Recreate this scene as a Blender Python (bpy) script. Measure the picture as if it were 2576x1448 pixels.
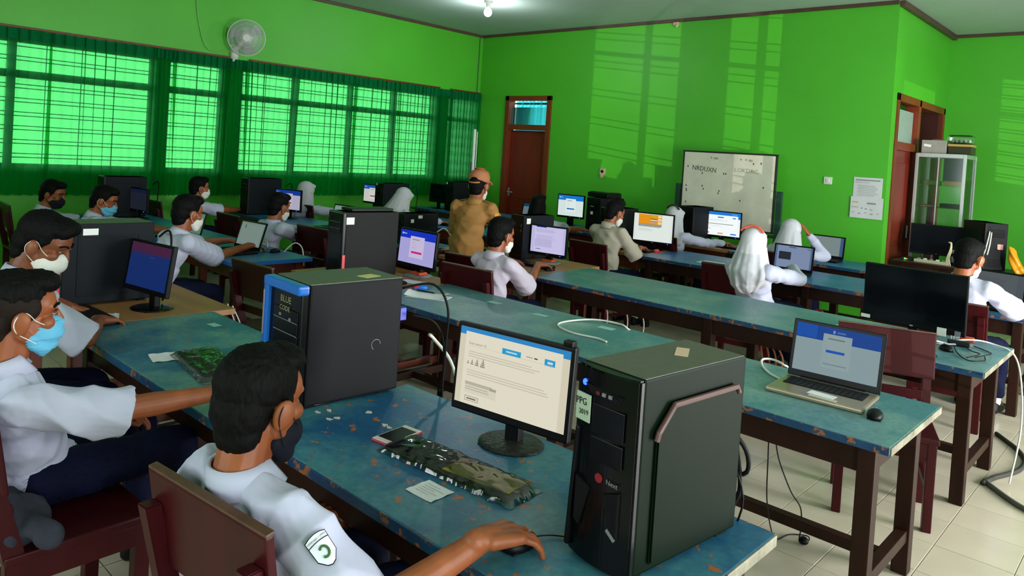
import bpy, bmesh, math, random
import numpy as np
from mathutils import Vector as V, Matrix as Mx, Euler, noise as mnoise
random.seed(7); np.random.seed(7)
R = math.radians
for o in list(bpy.data.objects): bpy.data.objects.remove(o)
S = bpy.context.scene; COL = S.collection

# ------------------------------------------------------------------ camera
cam = bpy.data.cameras.new('camera'); co = bpy.data.objects.new('camera', cam); COL.objects.link(co); S.camera = co
_yaw, _pit, _rol = R(42.7535), R(-1.3784), R(3.688)
_f = V((-math.sin(_yaw)*math.cos(_pit), math.cos(_yaw)*math.cos(_pit), math.sin(_pit)))
_r = V((math.cos(_yaw), math.sin(_yaw), 0)); _u = _r.cross(_f)
_r2 = math.cos(_rol)*_r + math.sin(_rol)*_u; _u2 = -math.sin(_rol)*_r + math.cos(_rol)*_u
m = Mx.Identity(4)
for i in range(3): m[i][0], m[i][1], m[i][2] = _r2[i], _u2[i], -_f[i]
m[2][3] = 1.70; co.matrix_world = m
cam.sensor_width = 36; cam.lens = 1856.5/2576*36; cam.shift_y = -(724-428.3)/2576; cam.clip_start = .05
# ------------------------------------------------------------------ world, lights, exposure
w = bpy.data.worlds.new('overcast_sky'); S.world = w; w.use_nodes = True
bg = w.node_tree.nodes['Background']; bg.inputs[0].default_value = (.88, .95, 1, 1); bg.inputs[1].default_value = 4.6
S.view_settings.view_transform = 'Standard'; S.view_settings.look = 'None'; S.view_settings.exposure = 0.0; S.view_settings.gamma = 1
S.view_settings.use_curve_mapping = False
S.cycles.use_denoising = True; S.cycles.max_bounces = 8; S.cycles.transparent_max_bounces = 16; S.cycles.sample_clamp_indirect = 4
S.cycles.diffuse_bounces = 4; S.cycles.glossy_bounces = 3; S.cycles.caustics_reflective = False; S.cycles.caustics_refractive = False
def area(name, loc, rot, sx, sy, power, col):
    l = bpy.data.lights.new(name, 'AREA'); l.shape = 'RECTANGLE'; l.size = sx; l.size_y = sy; l.energy = power; l.color = col
    o = bpy.data.objects.new(name, l); o.location = loc; o.rotation_euler = rot; COL.objects.link(o); return o
# daylight entering through the openings of the right hand wall (behind and beside the photographer)
area('daylight_near_window', (2.75, 1.0, 1.6), (0, R(90), 0), 2.4, 3.0, 170, (.92, .95, 1))
area('daylight_far_window', (2.75, 8.6, 1.85), (0, R(90), 0), 1.4, 3.2, 140, (.92, .95, 1))
area('daylight_doorway', (2.75, 5.0, 1.15), (0, R(90), 0), 2.1, 1.5, 360, (.95, .97, 1))
area('daylight_back_window', (-2.5, -2.35, 1.9), (R(90), 0, 0), 4.0, 1.4, 85, (.90, .94, 1))

# low sunlight thrown up by the bright terrace, entering through the barred openings of the right wall
_s = bpy.data.lights.new('terrace_sunlight', 'SUN'); _s.energy = 1.15; _s.angle = R(.07); _s.color = (1, .97, .9)
_so = bpy.data.objects.new('terrace_sunlight', _s); _so.rotation_euler = V((-.705, .705, .083)).to_track_quat('-Z', 'Y').to_euler(); _so.location = (6, -3, 1); COL.objects.link(_so)

# ------------------------------------------------------------------ helpers: colours and materials
def lin(c):
    return tuple(((v/255)/12.92 if v/255 <= .04045 else ((v/255+.055)/1.055)**2.4) for v in c)+(1,)
MATS = {}
def mat(name, c, rough=.5, metal=0, var=0, scale=20, bump=0, bscale=60, spec=.5, emit=0, stretch=None, c2=None, coat=0):
    if name in MATS: return MATS[name]
    M = bpy.data.materials.new(name); M.use_nodes = True; nt = M.node_tree; b = nt.nodes['Principled BSDF']
    if spec == .5 and max(c) < 60: spec = .16
    col = lin(c); b.inputs['Base Color'].default_value = col; b.inputs['Roughness'].default_value = rough
    b.inputs['Metallic'].default_value = metal; b.inputs['Specular IOR Level'].default_value = spec
    if coat: b.inputs['Coat Weight'].default_value = coat; b.inputs['Coat Roughness'].default_value = .15
    if emit:
        b.inputs['Emission Color'].default_value = col; b.inputs['Emission Strength'].default_value = emit
        b.inputs['Base Color'].default_value = (.01, .01, .01, 1)
    if var or bump:
        tc = nt.nodes.new('ShaderNodeTexCoord'); mp = nt.nodes.new('ShaderNodeMapping'); nt.links.new(tc.outputs['Object'], mp.inputs[0])
        if stretch: mp.inputs['Scale'].default_value = stretch
    if var:
        n = nt.nodes.new('ShaderNodeTexNoise'); n.inputs['Scale'].default_value = scale; n.inputs['Detail'].default_value = 5
        nt.links.new(mp.outputs[0], n.inputs['Vector'])
        r = nt.nodes.new('ShaderNodeValToRGB'); nt.links.new(n.outputs[0], r.inputs[0])
        a = col if c2 is None else col
        d = lin(c2) if c2 else tuple(x*(1-var) for x in col[:3])+(1,)
        r.color_ramp.elements[0].position = .35; r.color_ramp.elements[1].position = .68
        r.color_ramp.elements[0].color = d; r.color_ramp.elements[1].color = a
        nt.links.new(r.outputs[0], b.inputs['Base Color'])
    if bump:
        n2 = nt.nodes.new('ShaderNodeTexNoise'); n2.inputs['Scale'].default_value = bscale; n2.inputs['Detail'].default_value = 4
        nt.links.new(mp.outputs[0], n2.inputs['Vector'])
        bp = nt.nodes.new('ShaderNodeBump'); bp.inputs['Strength'].default_value = bump; bp.inputs['Distance'].default_value = .01
        nt.links.new(n2.outputs[0], bp.inputs['Height']); nt.links.new(bp.outputs[0], b.inputs['Normal'])
    MATS[name] = M; return M
def cloth_mat(name, c, trans=.25, transl=.5):
    M = bpy.data.materials.new(name); M.use_nodes = True; nt = M.node_tree; nt.nodes.clear()
    out = nt.nodes.new('ShaderNodeOutputMaterial')
    d = nt.nodes.new('ShaderNodeBsdfDiffuse'); d.inputs[0].default_value = lin(c)
    t = nt.nodes.new('ShaderNodeBsdfTranslucent'); t.inputs[0].default_value = (.12, .80, .22, 1)
    p = nt.nodes.new('ShaderNodeBsdfTransparent'); p.inputs[0].default_value = (.15, .84, .22, 1)
    # woven thread variation
    tc = nt.nodes.new('ShaderNodeTexCoord'); mp = nt.nodes.new('ShaderNodeMapping'); mp.inputs['Scale'].default_value = (1, 60, 8)
    n = nt.nodes.new('ShaderNodeTexNoise'); n.inputs['Scale'].default_value = 2; nt.links.new(tc.outputs['Object'], mp.inputs[0]); nt.links.new(mp.outputs[0], n.inputs['Vector'])
    mr = nt.nodes.new('ShaderNodeMapRange'); mr.inputs['To Min'].default_value = transl-.05; mr.inputs['To Max'].default_value = transl+.05; nt.links.new(n.outputs[0], mr.inputs[0])
    m1 = nt.nodes.new('ShaderNodeMixShader'); nt.links.new(mr.outputs[0], m1.inputs[0]); nt.links.new(d.outputs[0], m1.inputs[1]); nt.links.new(t.outputs[0], m1.inputs[2])
    m2 = nt.nodes.new('ShaderNodeMixShader'); m2.inputs[0].default_value = trans; nt.links.new(m1.outputs[0], m2.inputs[1]); nt.links.new(p.outputs[0], m2.inputs[2])
    nt.links.new(m2.outputs[0], out.inputs[0]); return M
def film_mat(name, tint, gloss):
    M = bpy.data.materials.new(name); M.use_nodes = True; nt = M.node_tree; nt.nodes.clear()
    out = nt.nodes.new('ShaderNodeOutputMaterial'); p = nt.nodes.new('ShaderNodeBsdfTransparent'); p.inputs[0].default_value = tint
    g = nt.nodes.new('ShaderNodeBsdfGlossy'); g.inputs['Roughness'].default_value = .10
    lw = nt.nodes.new('ShaderNodeFresnel'); lw.inputs[0].default_value = 1.5
    ad = nt.nodes.new('ShaderNodeMath'); ad.operation = 'ADD'; ad.inputs[1].default_value = gloss; nt.links.new(lw.outputs[0], ad.inputs[0])
    mm = nt.nodes.new('ShaderNodeMixShader'); nt.links.new(ad.outputs[0], mm.inputs[0]); nt.links.new(p.outputs[0], mm.inputs[1]); nt.links.new(g.outputs[0], mm.inputs[2])
    nt.links.new(mm.outputs[0], out.inputs[0]); return M
def table_mat(name, a, b_, chip, chips=.62, seed=0):
    M = bpy.data.materials.new(name); M.use_nodes = True; nt = M.node_tree; b = nt.nodes['Principled BSDF']; b.inputs['Roughness'].default_value = .38
    tc = nt.nodes.new('ShaderNodeTexCoord'); mp = nt.nodes.new('ShaderNodeMapping'); mp.inputs['Location'].default_value = (seed, seed*2, 0); nt.links.new(tc.outputs['Object'], mp.inputs[0])
    def noise_ramp(sc, lo, hi, c0, c1, detail=6):
        n = nt.nodes.new('ShaderNodeTexNoise'); n.inputs['Scale'].default_value = sc; n.inputs['Detail'].default_value = detail; n.inputs['Roughness'].default_value = .65
        nt.links.new(mp.outputs[0], n.inputs['Vector']); r = nt.nodes.new('ShaderNodeValToRGB'); nt.links.new(n.outputs[0], r.inputs[0])
        r.color_ramp.elements[0].position = lo; r.color_ramp.elements[1].position = hi; r.color_ramp.elements[0].color = c0; r.color_ramp.elements[1].color = c1; return r
    base = noise_ramp(2.2, .40, .62, lin(a), lin(b_))
    fine = noise_ramp(45, .3, .7, (.72, .72, .72, 1), (1.15, 1.15, 1.15, 1), 8)
    mu = nt.nodes.new('ShaderNodeMix'); mu.data_type = 'RGBA'; mu.blend_type = 'MULTIPLY'; mu.inputs[0].default_value = 1
    nt.links.new(base.outputs[0], mu.inputs[6]); nt.links.new(fine.outputs[0], mu.inputs[7])
    cm = noise_ramp(19, chips, chips+.035, (0, 0, 0, 1), (1, 1, 1, 1), 3)
    m2 = nt.nodes.new('ShaderNodeMix'); m2.data_type = 'RGBA'; nt.links.new(cm.outputs[0], m2.inputs[0]); nt.links.new(mu.outputs[2], m2.inputs[6]); m2.inputs[7].default_value = lin(chip)
    nt.links.new(m2.outputs[2], b.inputs['Base Color'])
    bp = nt.nodes.new('ShaderNodeBump'); bp.inputs['Strength'].default_value = .15; nt.links.new(fine.outputs[0], bp.inputs['Height']); nt.links.new(bp.outputs[0], b.inputs['Normal'])
    MATS[name] = M; return M

WALL = mat('green_wall_paint', (80, 184, 42), .5, var=.10, scale=1.2, bump=.06, bscale=90)
CEIL = mat('ceiling_board', (172, 188, 174), .8, var=.05, scale=2)
TRIM = mat('brown_ceiling_moulding', (88, 64, 52), .5, var=.3, scale=8)
FLOOR = mat('cream_floor_tile', (208, 194, 172), .22, var=.10, scale=3)
GROUT = mat('grout', (150, 146, 132), .8)
DOORWOOD = mat('red_brown_door_paint', (120, 34, 14), .45, var=.25, scale=6, stretch=(1, 1, .2))
FRAMEWOOD = mat('door_frame_paint', (128, 50, 18), .45, var=.25, scale=6, stretch=(1, 1, .2))
CHAIRW = mat('maroon_varnished_wood', (66, 11, 17), .38, spec=.22, var=.35, scale=10, stretch=(1, 1, .15))
CHAIRE = mat('worn_wood_edge', (92, 62, 44), .5, var=.35, scale=30)
LEGW = mat('dark_brown_table_wood', (48, 26, 18), .45, var=.35, scale=10, stretch=(1, 1, .15))
LEGR = mat('red_brown_table_wood', (108, 38, 16), .42, var=.3, scale=10, stretch=(1, 1, .15))
BOARD = mat('bare_plywood', (176, 122, 72), .5, var=.3, scale=4, stretch=(.3, 2.2, 1))
TOPA = table_mat('worn_blue_green_paint', (34, 100, 136), (112, 158, 148), (150, 92, 52), .63, 1)
TOPA2 = table_mat('worn_blue_paint', (26, 88, 132), (72, 132, 142), (172, 96, 48), .615, 5)
TOPB = table_mat('worn_teal_paint', (74, 128, 140), (122, 160, 156), (140, 110, 80), .74, 9)
TOPD = table_mat('blue_table_paint', (26, 96, 160), (40, 120, 168), (120, 110, 90), .8, 3)
EDGEB = table_mat('blue_edge_paint', (16, 58, 100), (30, 78, 112), (150, 92, 52), .56, 4)
EDGEW = table_mat('worn_sun_glare_edge', (112, 108, 92), (178, 170, 150), (92, 70, 50), .60, 6)  # worn wood with sun glare put into its pale colour, sunward ends only
BLACK = mat('black_plastic', (13, 14, 16), .42, var=.2, scale=40)
BLACKG = mat('glossy_black_plastic', (7, 8, 10), .22, spec=.22)
CASE = mat('charcoal_steel_case', (18, 21, 25), .5, var=.12, scale=5, bump=.03, bscale=300)
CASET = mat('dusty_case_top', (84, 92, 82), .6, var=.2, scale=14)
DARK = mat('dark_recess', (8, 8, 9), .7)
GREYP = mat('grey_plastic', (120, 124, 126), .45)
SILVER = mat('champagne_aluminium', (176, 160, 136), .3, metal=.6, var=.1, scale=10)
ALU = mat('aluminium_frame', (190, 194, 190), .3, metal=.7)
KEYS = mat('black_keys', (26, 26, 28), .45)
PAPER = mat('white_paper', (232, 232, 238), .7, var=.06, scale=30)
STICK = mat('white_sticker', (226, 226, 220), .6)
GREENST = mat('pale_green_sticker', (176, 190, 168), .6)
BLUEPL = mat('blue_glossy_plastic', (30, 104, 196), .25)
REDPL = mat('red_plastic', (214, 40, 56), .3)
INK = mat('black_ink', (30, 30, 38), .6)
GREYINK = mat('grey_ink', (138, 138, 140), .7)
WHITEC = mat('white_cable_plastic', (222, 222, 212), .45)
BLACKC = mat('black_cable_rubber', (16, 16, 18), .5)
SKIN = mat('brown_skin', (158, 86, 46), .5, var=.14, scale=14, bump=.04, bscale=200, c2=(136, 70, 36))
SKIND = mat('deep_brown_skin', (136, 74, 42), .5, var=.14, scale=14, bump=.04, bscale=200, c2=(112, 58, 32))
HAIR = mat('black_hair', (9, 8, 8), .62, bump=.35, bscale=260, stretch=(1, 1, .22), spec=.10)
FADE = mat('short_cropped_hair', (34, 24, 19), .7, var=.4, scale=160)
SHIRT = mat('white_uniform_cotton', (190, 191, 214), .8, var=.06, scale=6, bump=.10, bscale=22)
SHIRTC = mat('cream_uniform_cotton', (188, 176, 160), .8, var=.06, scale=6, bump=.10, bscale=22)
HIJ = mat('white_veil_cloth', (194, 192, 198), .85, var=.05, scale=6, bump=.10, bscale=25)
NAVY = mat('navy_trouser_cloth', (9, 13, 44), .8, var=.2, scale=12, bump=.1, bscale=40)
KHAKI = mat('khaki_uniform_cloth', (170, 120, 62), .8, var=.12, scale=8, bump=.12, bscale=20)
CAPM = mat('tan_cap_cloth', (178, 112, 74), .8, var=.1, scale=20)
CAPR = mat('rust_cap_crown', (172, 84, 34), .8, var=.15, scale=20)
MWHITE = mat('white_mask_fabric', (226, 222, 214), .75)
MBLUE = mat('blue_surgical_mask', (96, 178, 214), .7)
MBLACK = mat('black_mask_fabric', (22, 24, 34), .75)
STRAP = mat('white_elastic', (236, 226, 218), .6)
SHOE = mat('black_shoe', (18, 18, 20), .45)
SOCK = mat('white_sock', (214, 214, 218), .8)
EYEW = mat('eye_dark', (30, 20, 16), .2)
BOARDW = mat('worn_whiteboard_enamel', (226, 220, 200), .25, var=.16, scale=3.5)
STEELG = mat('dark_green_steel', (30, 62, 48), .4)
GLASS = film_mat('clear_window_glass', (.93, .97, .95, 1), .04)
FROST = mat('frosted_glass', (150, 170, 160), .35, var=.1, scale=30)
FILM = film_mat('clear_plastic_film', (.95, .96, .96, 1), .05)
CURT = cloth_mat('sheer_green_curtain', (12, 104, 52), .26, .40)
CURTH = cloth_mat('doubled_green_curtain', (14, 110, 60), .0, .22)
RAILM = mat('rust_curtain_rail', (112, 44, 20), .5, var=.3, scale=12)
IRON = mat('window_iron_bar', (60, 70, 62), .5)
LEDB = mat('blue_power_light', (30, 70, 255), emit=6)
LEDG = mat('green_power_light', (60, 255, 90), emit=5)
LEDO = mat('orange_power_light', (255, 120, 30), emit=4)
BULB = mat('lit_bulb_glass', (235, 242, 255), emit=14)

# ------------------------------------------------------------------ helpers: objects
def link(o, parent=None):
    COL.objects.link(o)
    if parent is not None: o.parent = parent
    return o
def thing(name, label, cat, loc=(0, 0, 0), rz=0, group=None):
    o = bpy.data.objects.new(name, None); o.location = loc; o.rotation_euler = (0, 0, rz); o.empty_display_size = .05
    o['label'] = label; o['category'] = cat
    if group: o['group'] = group
    return link(o)
def tag(o, label, cat, group=None):
    o['label'] = label; o['category'] = cat
    if group: o['group'] = group
    return o
class MB:
    def __init__(s): s.bm = bmesh.new()
    def _add(s, t, mi):
        for f in t.faces: f.material_index = mi
        me = bpy.data.meshes.new('t'); t.to_mesh(me); t.free(); s.bm.from_mesh(me); bpy.data.meshes.remove(me); return s
    def box(s, c, d, b=0, mi=0, rot=None, seg=2):
        t = bmesh.new(); bmesh.ops.create_cube(t, size=1); bmesh.ops.scale(t, vec=d, verts=t.verts)
        if b: bmesh.ops.bevel(t, geom=t.edges[:], offset=min(b, min(d)*.45), segments=seg, affect='EDGES', profile=.6)
        if rot is not None: bmesh.ops.transform(t, matrix=Euler(rot).to_matrix().to_4x4(), verts=t.verts)
        bmesh.ops.translate(t, vec=c, verts=t.verts); return s._add(t, mi)
    def ell(s, c, r, rot=None, mi=0, sub=3):
        t = bmesh.new(); bmesh.ops.create_icosphere(t, subdivisions=sub, radius=1); bmesh.ops.scale(t, vec=r, verts=t.verts)
        if rot is not None: bmesh.ops.transform(t, matrix=rot.to_4x4() if hasattr(rot, 'to_4x4') else Euler(rot).to_matrix().to_4x4(), verts=t.verts)
        bmesh.ops.translate(t, vec=c, verts=t.verts); return s._add(t, mi)
    def cone(s, p0, r0, p1, r1, n=16, mi=0, caps=True):
        p0, p1 = V(p0), V(p1); d = p1-p0
        if d.length < 1e-6: return s
        t = bmesh.new(); bmesh.ops.create_cone(t, cap_ends=caps, segments=n, radius1=r0, radius2=r1, depth=d.length)
        bmesh.ops.transform(t, matrix=Mx.Translation((p0+p1)/2) @ d.to_track_quat('Z', 'Y').to_matrix().to_4x4(), verts=t.verts); return s._add(t, mi)
    def cap(s, p0, r0, p1, r1, n=14):
        s.ell(p0, (r0,)*3, sub=2); s.ell(p1, (r1,)*3, sub=2); return s.cone(p0, r0, p1, r1, n)
    def tube(s, pts, r, n=6, mi=0, smooth=4):
        P = [V(p) for p in pts]
        if smooth and len(P) > 2:
            Q = []
            for i in range(len(P)-1):
                a, b, c, d = P[max(i-1, 0)], P[i], P[i+1], P[min(i+2, len(P)-1)]
                for k in range(smooth):
                    t = k/smooth; Q.append(.5*((2*b)+(-a+c)*t+(2*a-5*b+4*c-d)*t*t+(-a+3*b-3*c+d)*t**3))
            P = Q+[P[-1]]
        rings = []; t = bmesh.new()
        for i, p in enumerate(P):
            d = (P[min(i+1, len(P)-1)]-P[max(i-1, 0)]).normalized(); a = d.orthogonal().normalized() if i == 0 else (a-d*a.dot(d)).normalized()
            b = d.cross(a); rings.append([t.verts.new(p+(a*math.cos(k*2*math.pi/n)+b*math.sin(k*2*math.pi/n))*r) for k in range(n)])
        for i in range(len(rings)-1):
            for k in range(n): t.faces.new((rings[i][k], rings[i][(k+1) % n], rings[i+1][(k+1) % n], rings[i+1][k]))
        t.faces.new(rings[0][::-1]); t.faces.new(rings[-1]); return s._add(t, mi)
    def poly(s, pts, mi=0):
        vs = [s.bm.verts.new(p) for p in pts]; f = s.bm.faces.new(vs); f.material_index = mi; return s
    def prism(s, pts, d, mi=0, b=0):   # extrude a polygon (list of 3d points) by vector d
        t = bmesh.new(); vs = [t.verts.new(p) for p in pts]; f = t.faces.new(vs)
        r = bmesh.ops.extrude_face_region(t, geom=[f]); bmesh.ops.translate(t, vec=d, verts=[v for v in r['geom'] if isinstance(v, bmesh.types.BMVert)])
        bmesh.ops.recalc_face_normals(t, faces=t.faces[:])
        if b: bmesh.ops.bevel(t, geom=t.edges[:], offset=b, segments=2, affect='EDGES')
        return s._add(t, mi)
    def build(s, name, mats, parent=None, smooth=False, label=None):
        me = bpy.data.meshes.new(name); s.bm.to_mesh(me); s.bm.free()
        for M in (mats if isinstance(mats, (list, tuple)) else [mats]): me.materials.append(M)
        if smooth:
            for p in me.polygons: p.use_smooth = True
        o = bpy.data.objects.new(name, me); link(o, parent)
        if label: o['label'] = label
        return o
def struct(o): o['kind'] = 'structure'; return o
def B(name, c, d, M, parent=None, b=0, rot=None, label=None): return MB().box(c, d, b, rot=rot).build(name, M, parent, label=label)
def dup(root, loc, rz, label=None, group=None):
    r = root.copy(); COL.objects.link(r); r.location = loc; r.rotation_euler = (0, 0, rz)
    if label: r['label'] = label
    if group: r['group'] = group
    for ch in list(root.children):
        c = ch.copy(); COL.objects.link(c); c.parent = r
        for g in list(ch.children):
            d = g.copy(); COL.objects.link(d); d.parent = c
    return r
def text(name, s, size, M, parent, loc, rot, extrude=.0002, align='CENTER', sx=1):
    cu = bpy.data.curves.new(name, 'FONT'); cu.body = s; cu.size = size; cu.extrude = extrude; cu.align_x = align; cu.align_y = 'CENTER'; cu.resolution_u = 2
    o = bpy.data.objects.new('t', cu); COL.objects.link(o); dg = bpy.context.evaluated_depsgraph_get()
    me = bpy.data.meshes.new_from_object(o.evaluated_get(dg)); bpy.data.objects.remove(o); me.materials.clear(); me.materials.append(M)
    me.transform(Mx.LocRotScale(V(loc), Euler(rot), V((sx, 1, 1)))); t = bpy.data.objects.new(name, me); link(t, parent); return t
def blob(name, mb, voxel, M, parent, smooth=6, fac=.5, disp=None, base=V((0, 0, 0))):
    me = bpy.data.meshes.new('b'); mb.bm.to_mesh(me); mb.bm.free(); o = bpy.data.objects.new('b', me); COL.objects.link(o)
    r = o.modifiers.new('r', 'REMESH'); r.mode = 'VOXEL'; r.voxel_size = voxel
    if smooth: s_ = o.modifiers.new('s', 'SMOOTH'); s_.iterations = smooth; s_.factor = fac
    dg = bpy.context.evaluated_depsgraph_get(); me2 = bpy.data.meshes.new_from_object(o.evaluated_get(dg)); bpy.data.objects.remove(o)
    n = len(me2.vertices); a = np.empty(n*3); me2.vertices.foreach_get('co', a); a = a.reshape(n, 3)
    if disp is not None:
        nn = np.empty(n*3); me2.vertices.foreach_get('normal', nn); a = a + nn.reshape(n, 3)*disp(a)[:, None]
    a = a - np.array(base); me2.vertices.foreach_set('co', a.ravel()); me2.update()
    me2.polygons.foreach_set('use_smooth', np.ones(len(me2.polygons), bool)); me2.materials.clear(); me2.materials.append(M); me2.name = name
    return link(bpy.data.objects.new(name, me2), parent)

# ------------------------------------------------------------------ the setting
XL, YB, ZC, XJ, YF, XR, YN = -9.5, 9.3, 3.75, -2.64, 11.85, 2.7, -2.3
def wall(name, axis, pos, th, a0, a1, openings, z1=ZC, M=WALL):
    # axis 'x': plane X = pos running along Y; axis 'y': plane Y = pos running along X; th is signed (outwards)
    mb = MB()
    def seg(a, b, z0, z):
        if b-a < 1e-4 or z-z0 < 1e-4: return
        c, d = ((pos+th/2, (a+b)/2, (z0+z)/2), (abs(th), b-a, z-z0)) if axis == 'x' else (((a+b)/2, pos+th/2, (z0+z)/2), (b-a, abs(th), z-z0))
        mb.box(c, d)
    cur = a0
    for (o0, o1, z0, z2) in sorted(openings):
        seg(cur, o0, 0, z1); seg(o0, o1, 0, z0); seg(o0, o1, z2, z1); cur = o1
    seg(cur, a1, 0, z1)
    return struct(mb.build(name, M))
LW = [(.7, 3.66), (3.84, 4.55), (4.80, 8.26), (8.55, 9.22)]
wall('wall_left', 'x', XL, -.16, YN-.16, YB+.16, [(a, b, 1.2, 2.60) for a, b in LW])
wall('wall_back', 'y', YB, .15, XL, XJ-.15, [(-8.83, -7.80, 0, 2.67)])
wall('wall_jog', 'x', XJ, -.15, YB, YF, [(9.46, 11.68, 0, 2.70)])
wall('wall_back_right', 'y', YF, .15, XJ-2.2, XR+.15, [])
wall('wall_right', 'x', XR, .15, YN, YF, [(-.55, 1.15, .12, 2.95), (1.72, 2.62, .12, 2.95), (4.2, 5.8, 0, 2.25), (7.0, 10.2, 1.15, 2.6)])
wall('wall_front', 'y', YN, -.15, XL-.16, XR+.15, [(-4.5, -.5, 1.2, 2.6)])
wall('wall_side_room', 'x', -4.6, -.12, YB+.15, YF-.6, [], 3.2)
struct(B('ceiling', ((XL+XR)/2, (YN+YF)/2, ZC+.05), (XR-XL+.3, YF-YN+.3, .1), CEIL))
def trim(n, c, d): struct(B('trim_%d' % n, c, d, TRIM, b=.008))
trim(1, (XL+.02, (YN+YB)/2, ZC-.022), (.04, YB-YN, .044)); trim(2, ((XL+XJ)/2, YB-.02, ZC-.022), (XJ-XL, .04, .044))
trim(3, (XJ+.03, (YB+YF)/2, ZC-.035), (.06, YF-YB, .07)); trim(4, ((XJ+XR)/2, YF-.02, ZC-.022), (XR-XJ, .04, .044))
# shallow pilaster line in the far left corner and its cable
fl = struct(B('floor', ((XL+XR)/2, (YN+YF)/2, -.045), (XR-XL+.3, YF-YN+.3, .08), GROUT))
TP = .3165; gap = .003
cells = []
for i in range(int((XL+.787)/TP)-1, int((XR+.787)/TP)+1):
    for j in range(int((YN-3.914)/TP)-1, int((YF-3.914)/TP)+1):
        cells.append((-.787+(i+.5)*TP, 3.914+(j+.5)*TP))
cells = [c for c in cells if XL < c[0] < XR and YN < c[1] < YF]
cells.sort(key=lambda c: (c[0]+.95)**2*1.1+(c[1]-4.1)**2*.6)
tm = MB().box((0, 0, -.003), (TP-gap, TP-gap, .006), .0012, seg=1).build('tile', FLOOR, fl); tmesh = tm.data
for k, (x, y) in enumerate(cells[:290]):
    o = tm if k == 0 else link(bpy.data.objects.new('tile', tmesh), fl)
    o.location = (x, y, random.uniform(-.0006, .0004))
mb = MB()
for x, y in cells[290:]:
    q = (TP-gap)/2; mb.poly([(x-q, y-q, 0), (x+q, y-q, 0), (x+q, y+q, 0), (x-q, y+q, 0)])
o = mb.build('tile_field', FLOOR, fl); o['kind'] = 'stuff'
# outside ground beyond the windows
struct(B('ground_outside', (-12.5, 5, -.3), (35, 60, .2), mat('outside_concrete', (150, 150, 140), .8, var=.2, scale=2)))

struct(B('sun_blocker', (1.2, -4.6, 1.6), (7.0, .2, 3.6), mat('sun_blocker_plaster', (190, 190, 180), .8, var=.1, scale=3)))  # unseen slab added to keep the terrace sun out of the front window

# windows of the left wall: frame, mullions, iron bars, panes
def left_window(n, a, b, mull):
    f = MB(); x = XL-.06
    for z in (1.2, 2.215, 2.60): f.box((x, (a+b)/2, z), (.07, b-a, .06 if z != 2.215 else .085), .004)
    for y in [a, b]+mull: f.box((x, y, 1.9), (.07, .06 if y in (a, b) else .075, 1.42), .004)
    wn = struct(f.build('window_%d' % n, mat('green_window_frame', (24, 84, 46), .5)))
    z = 1.30
    while z < 2.56:
        for dz in (0, .042):
            if abs(z+dz-2.215) > .06: B('grille_bar', (XL-.005, (a+b)/2, z+dz), (.010, b-a-.04, .010), IRON, wn)
        z += .152
    y = a+.36
    while y < b-.15:
        B('grille_upright', (XL-.012, y, 1.9), (.008, .008, 1.36), IRON, wn); y += .36
    edges = [a]+mull+[b]
    for i in range(len(edges)-1):
        B('window_pane', (XL-.07, (edges[i]+edges[i+1])/2, 1.70), (.005, edges[i+1]-edges[i]-.06, .94), GLASS, wn)
        B('window_pane', (XL-.07, (edges[i]+edges[i+1])/2, 2.41), (.005, edges[i+1]-edges[i]-.06, .32), GLASS, wn)
left_window(1, *LW[0], [2.18]); left_window(2, *LW[1], []); left_window(3, *LW[2], [5.635, 6.585, 7.43]); left_window(4, *LW[3], [])
def plain_window(n, axis, pos, a, b, z0, z1, mull):
    f = MB()
    def bx(al, zz, dl, dz, t=.06):
        f.box((pos, al, zz) if axis == 'x' else (al, pos, zz), (t, dl, dz) if axis == 'x' else (dl, t, dz))
    for z in (z0, z1, z0+.95 if z1-z0 < 2 else 2.2): bx((a+b)/2, z, b-a, .06)
    for y in [a, b]+mull: bx(y, (z0+z1)/2, .07, z1-z0)
    wn = struct(f.build('window_%d' % n, mat('green_window_frame', (24, 84, 46), .5)))
    z = z0+.1; step = .152 if z1-z0 < 2 else .44
    while z < z1:
        for dz in (0, .042 if z1-z0 < 2 else .10): 
            p, d = ((pos-.03, (a+b)/2, z+dz), (.01, b-a, .018)) if axis == 'x' else (((a+b)/2, pos+.03, z+dz), (b-a, .01, .01))
            B('grille_bar', p, d, IRON, wn)
        z += step
    return wn
plain_window(5, 'x', XR+.02, -.55, 1.15, .12, 2.95, [.55]); plain_window(8, 'x', XR+.02, 1.72, 2.62, .12, 2.95, [2.3]); plain_window(6, 'x', XR+.02, 7.0, 10.2, 1.15, 2.6, [8.1, 9.15]); plain_window(7, 'y', YN-.02, -4.5, -.5, 1.2, 2.6, [-3.2, -1.8])

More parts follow.
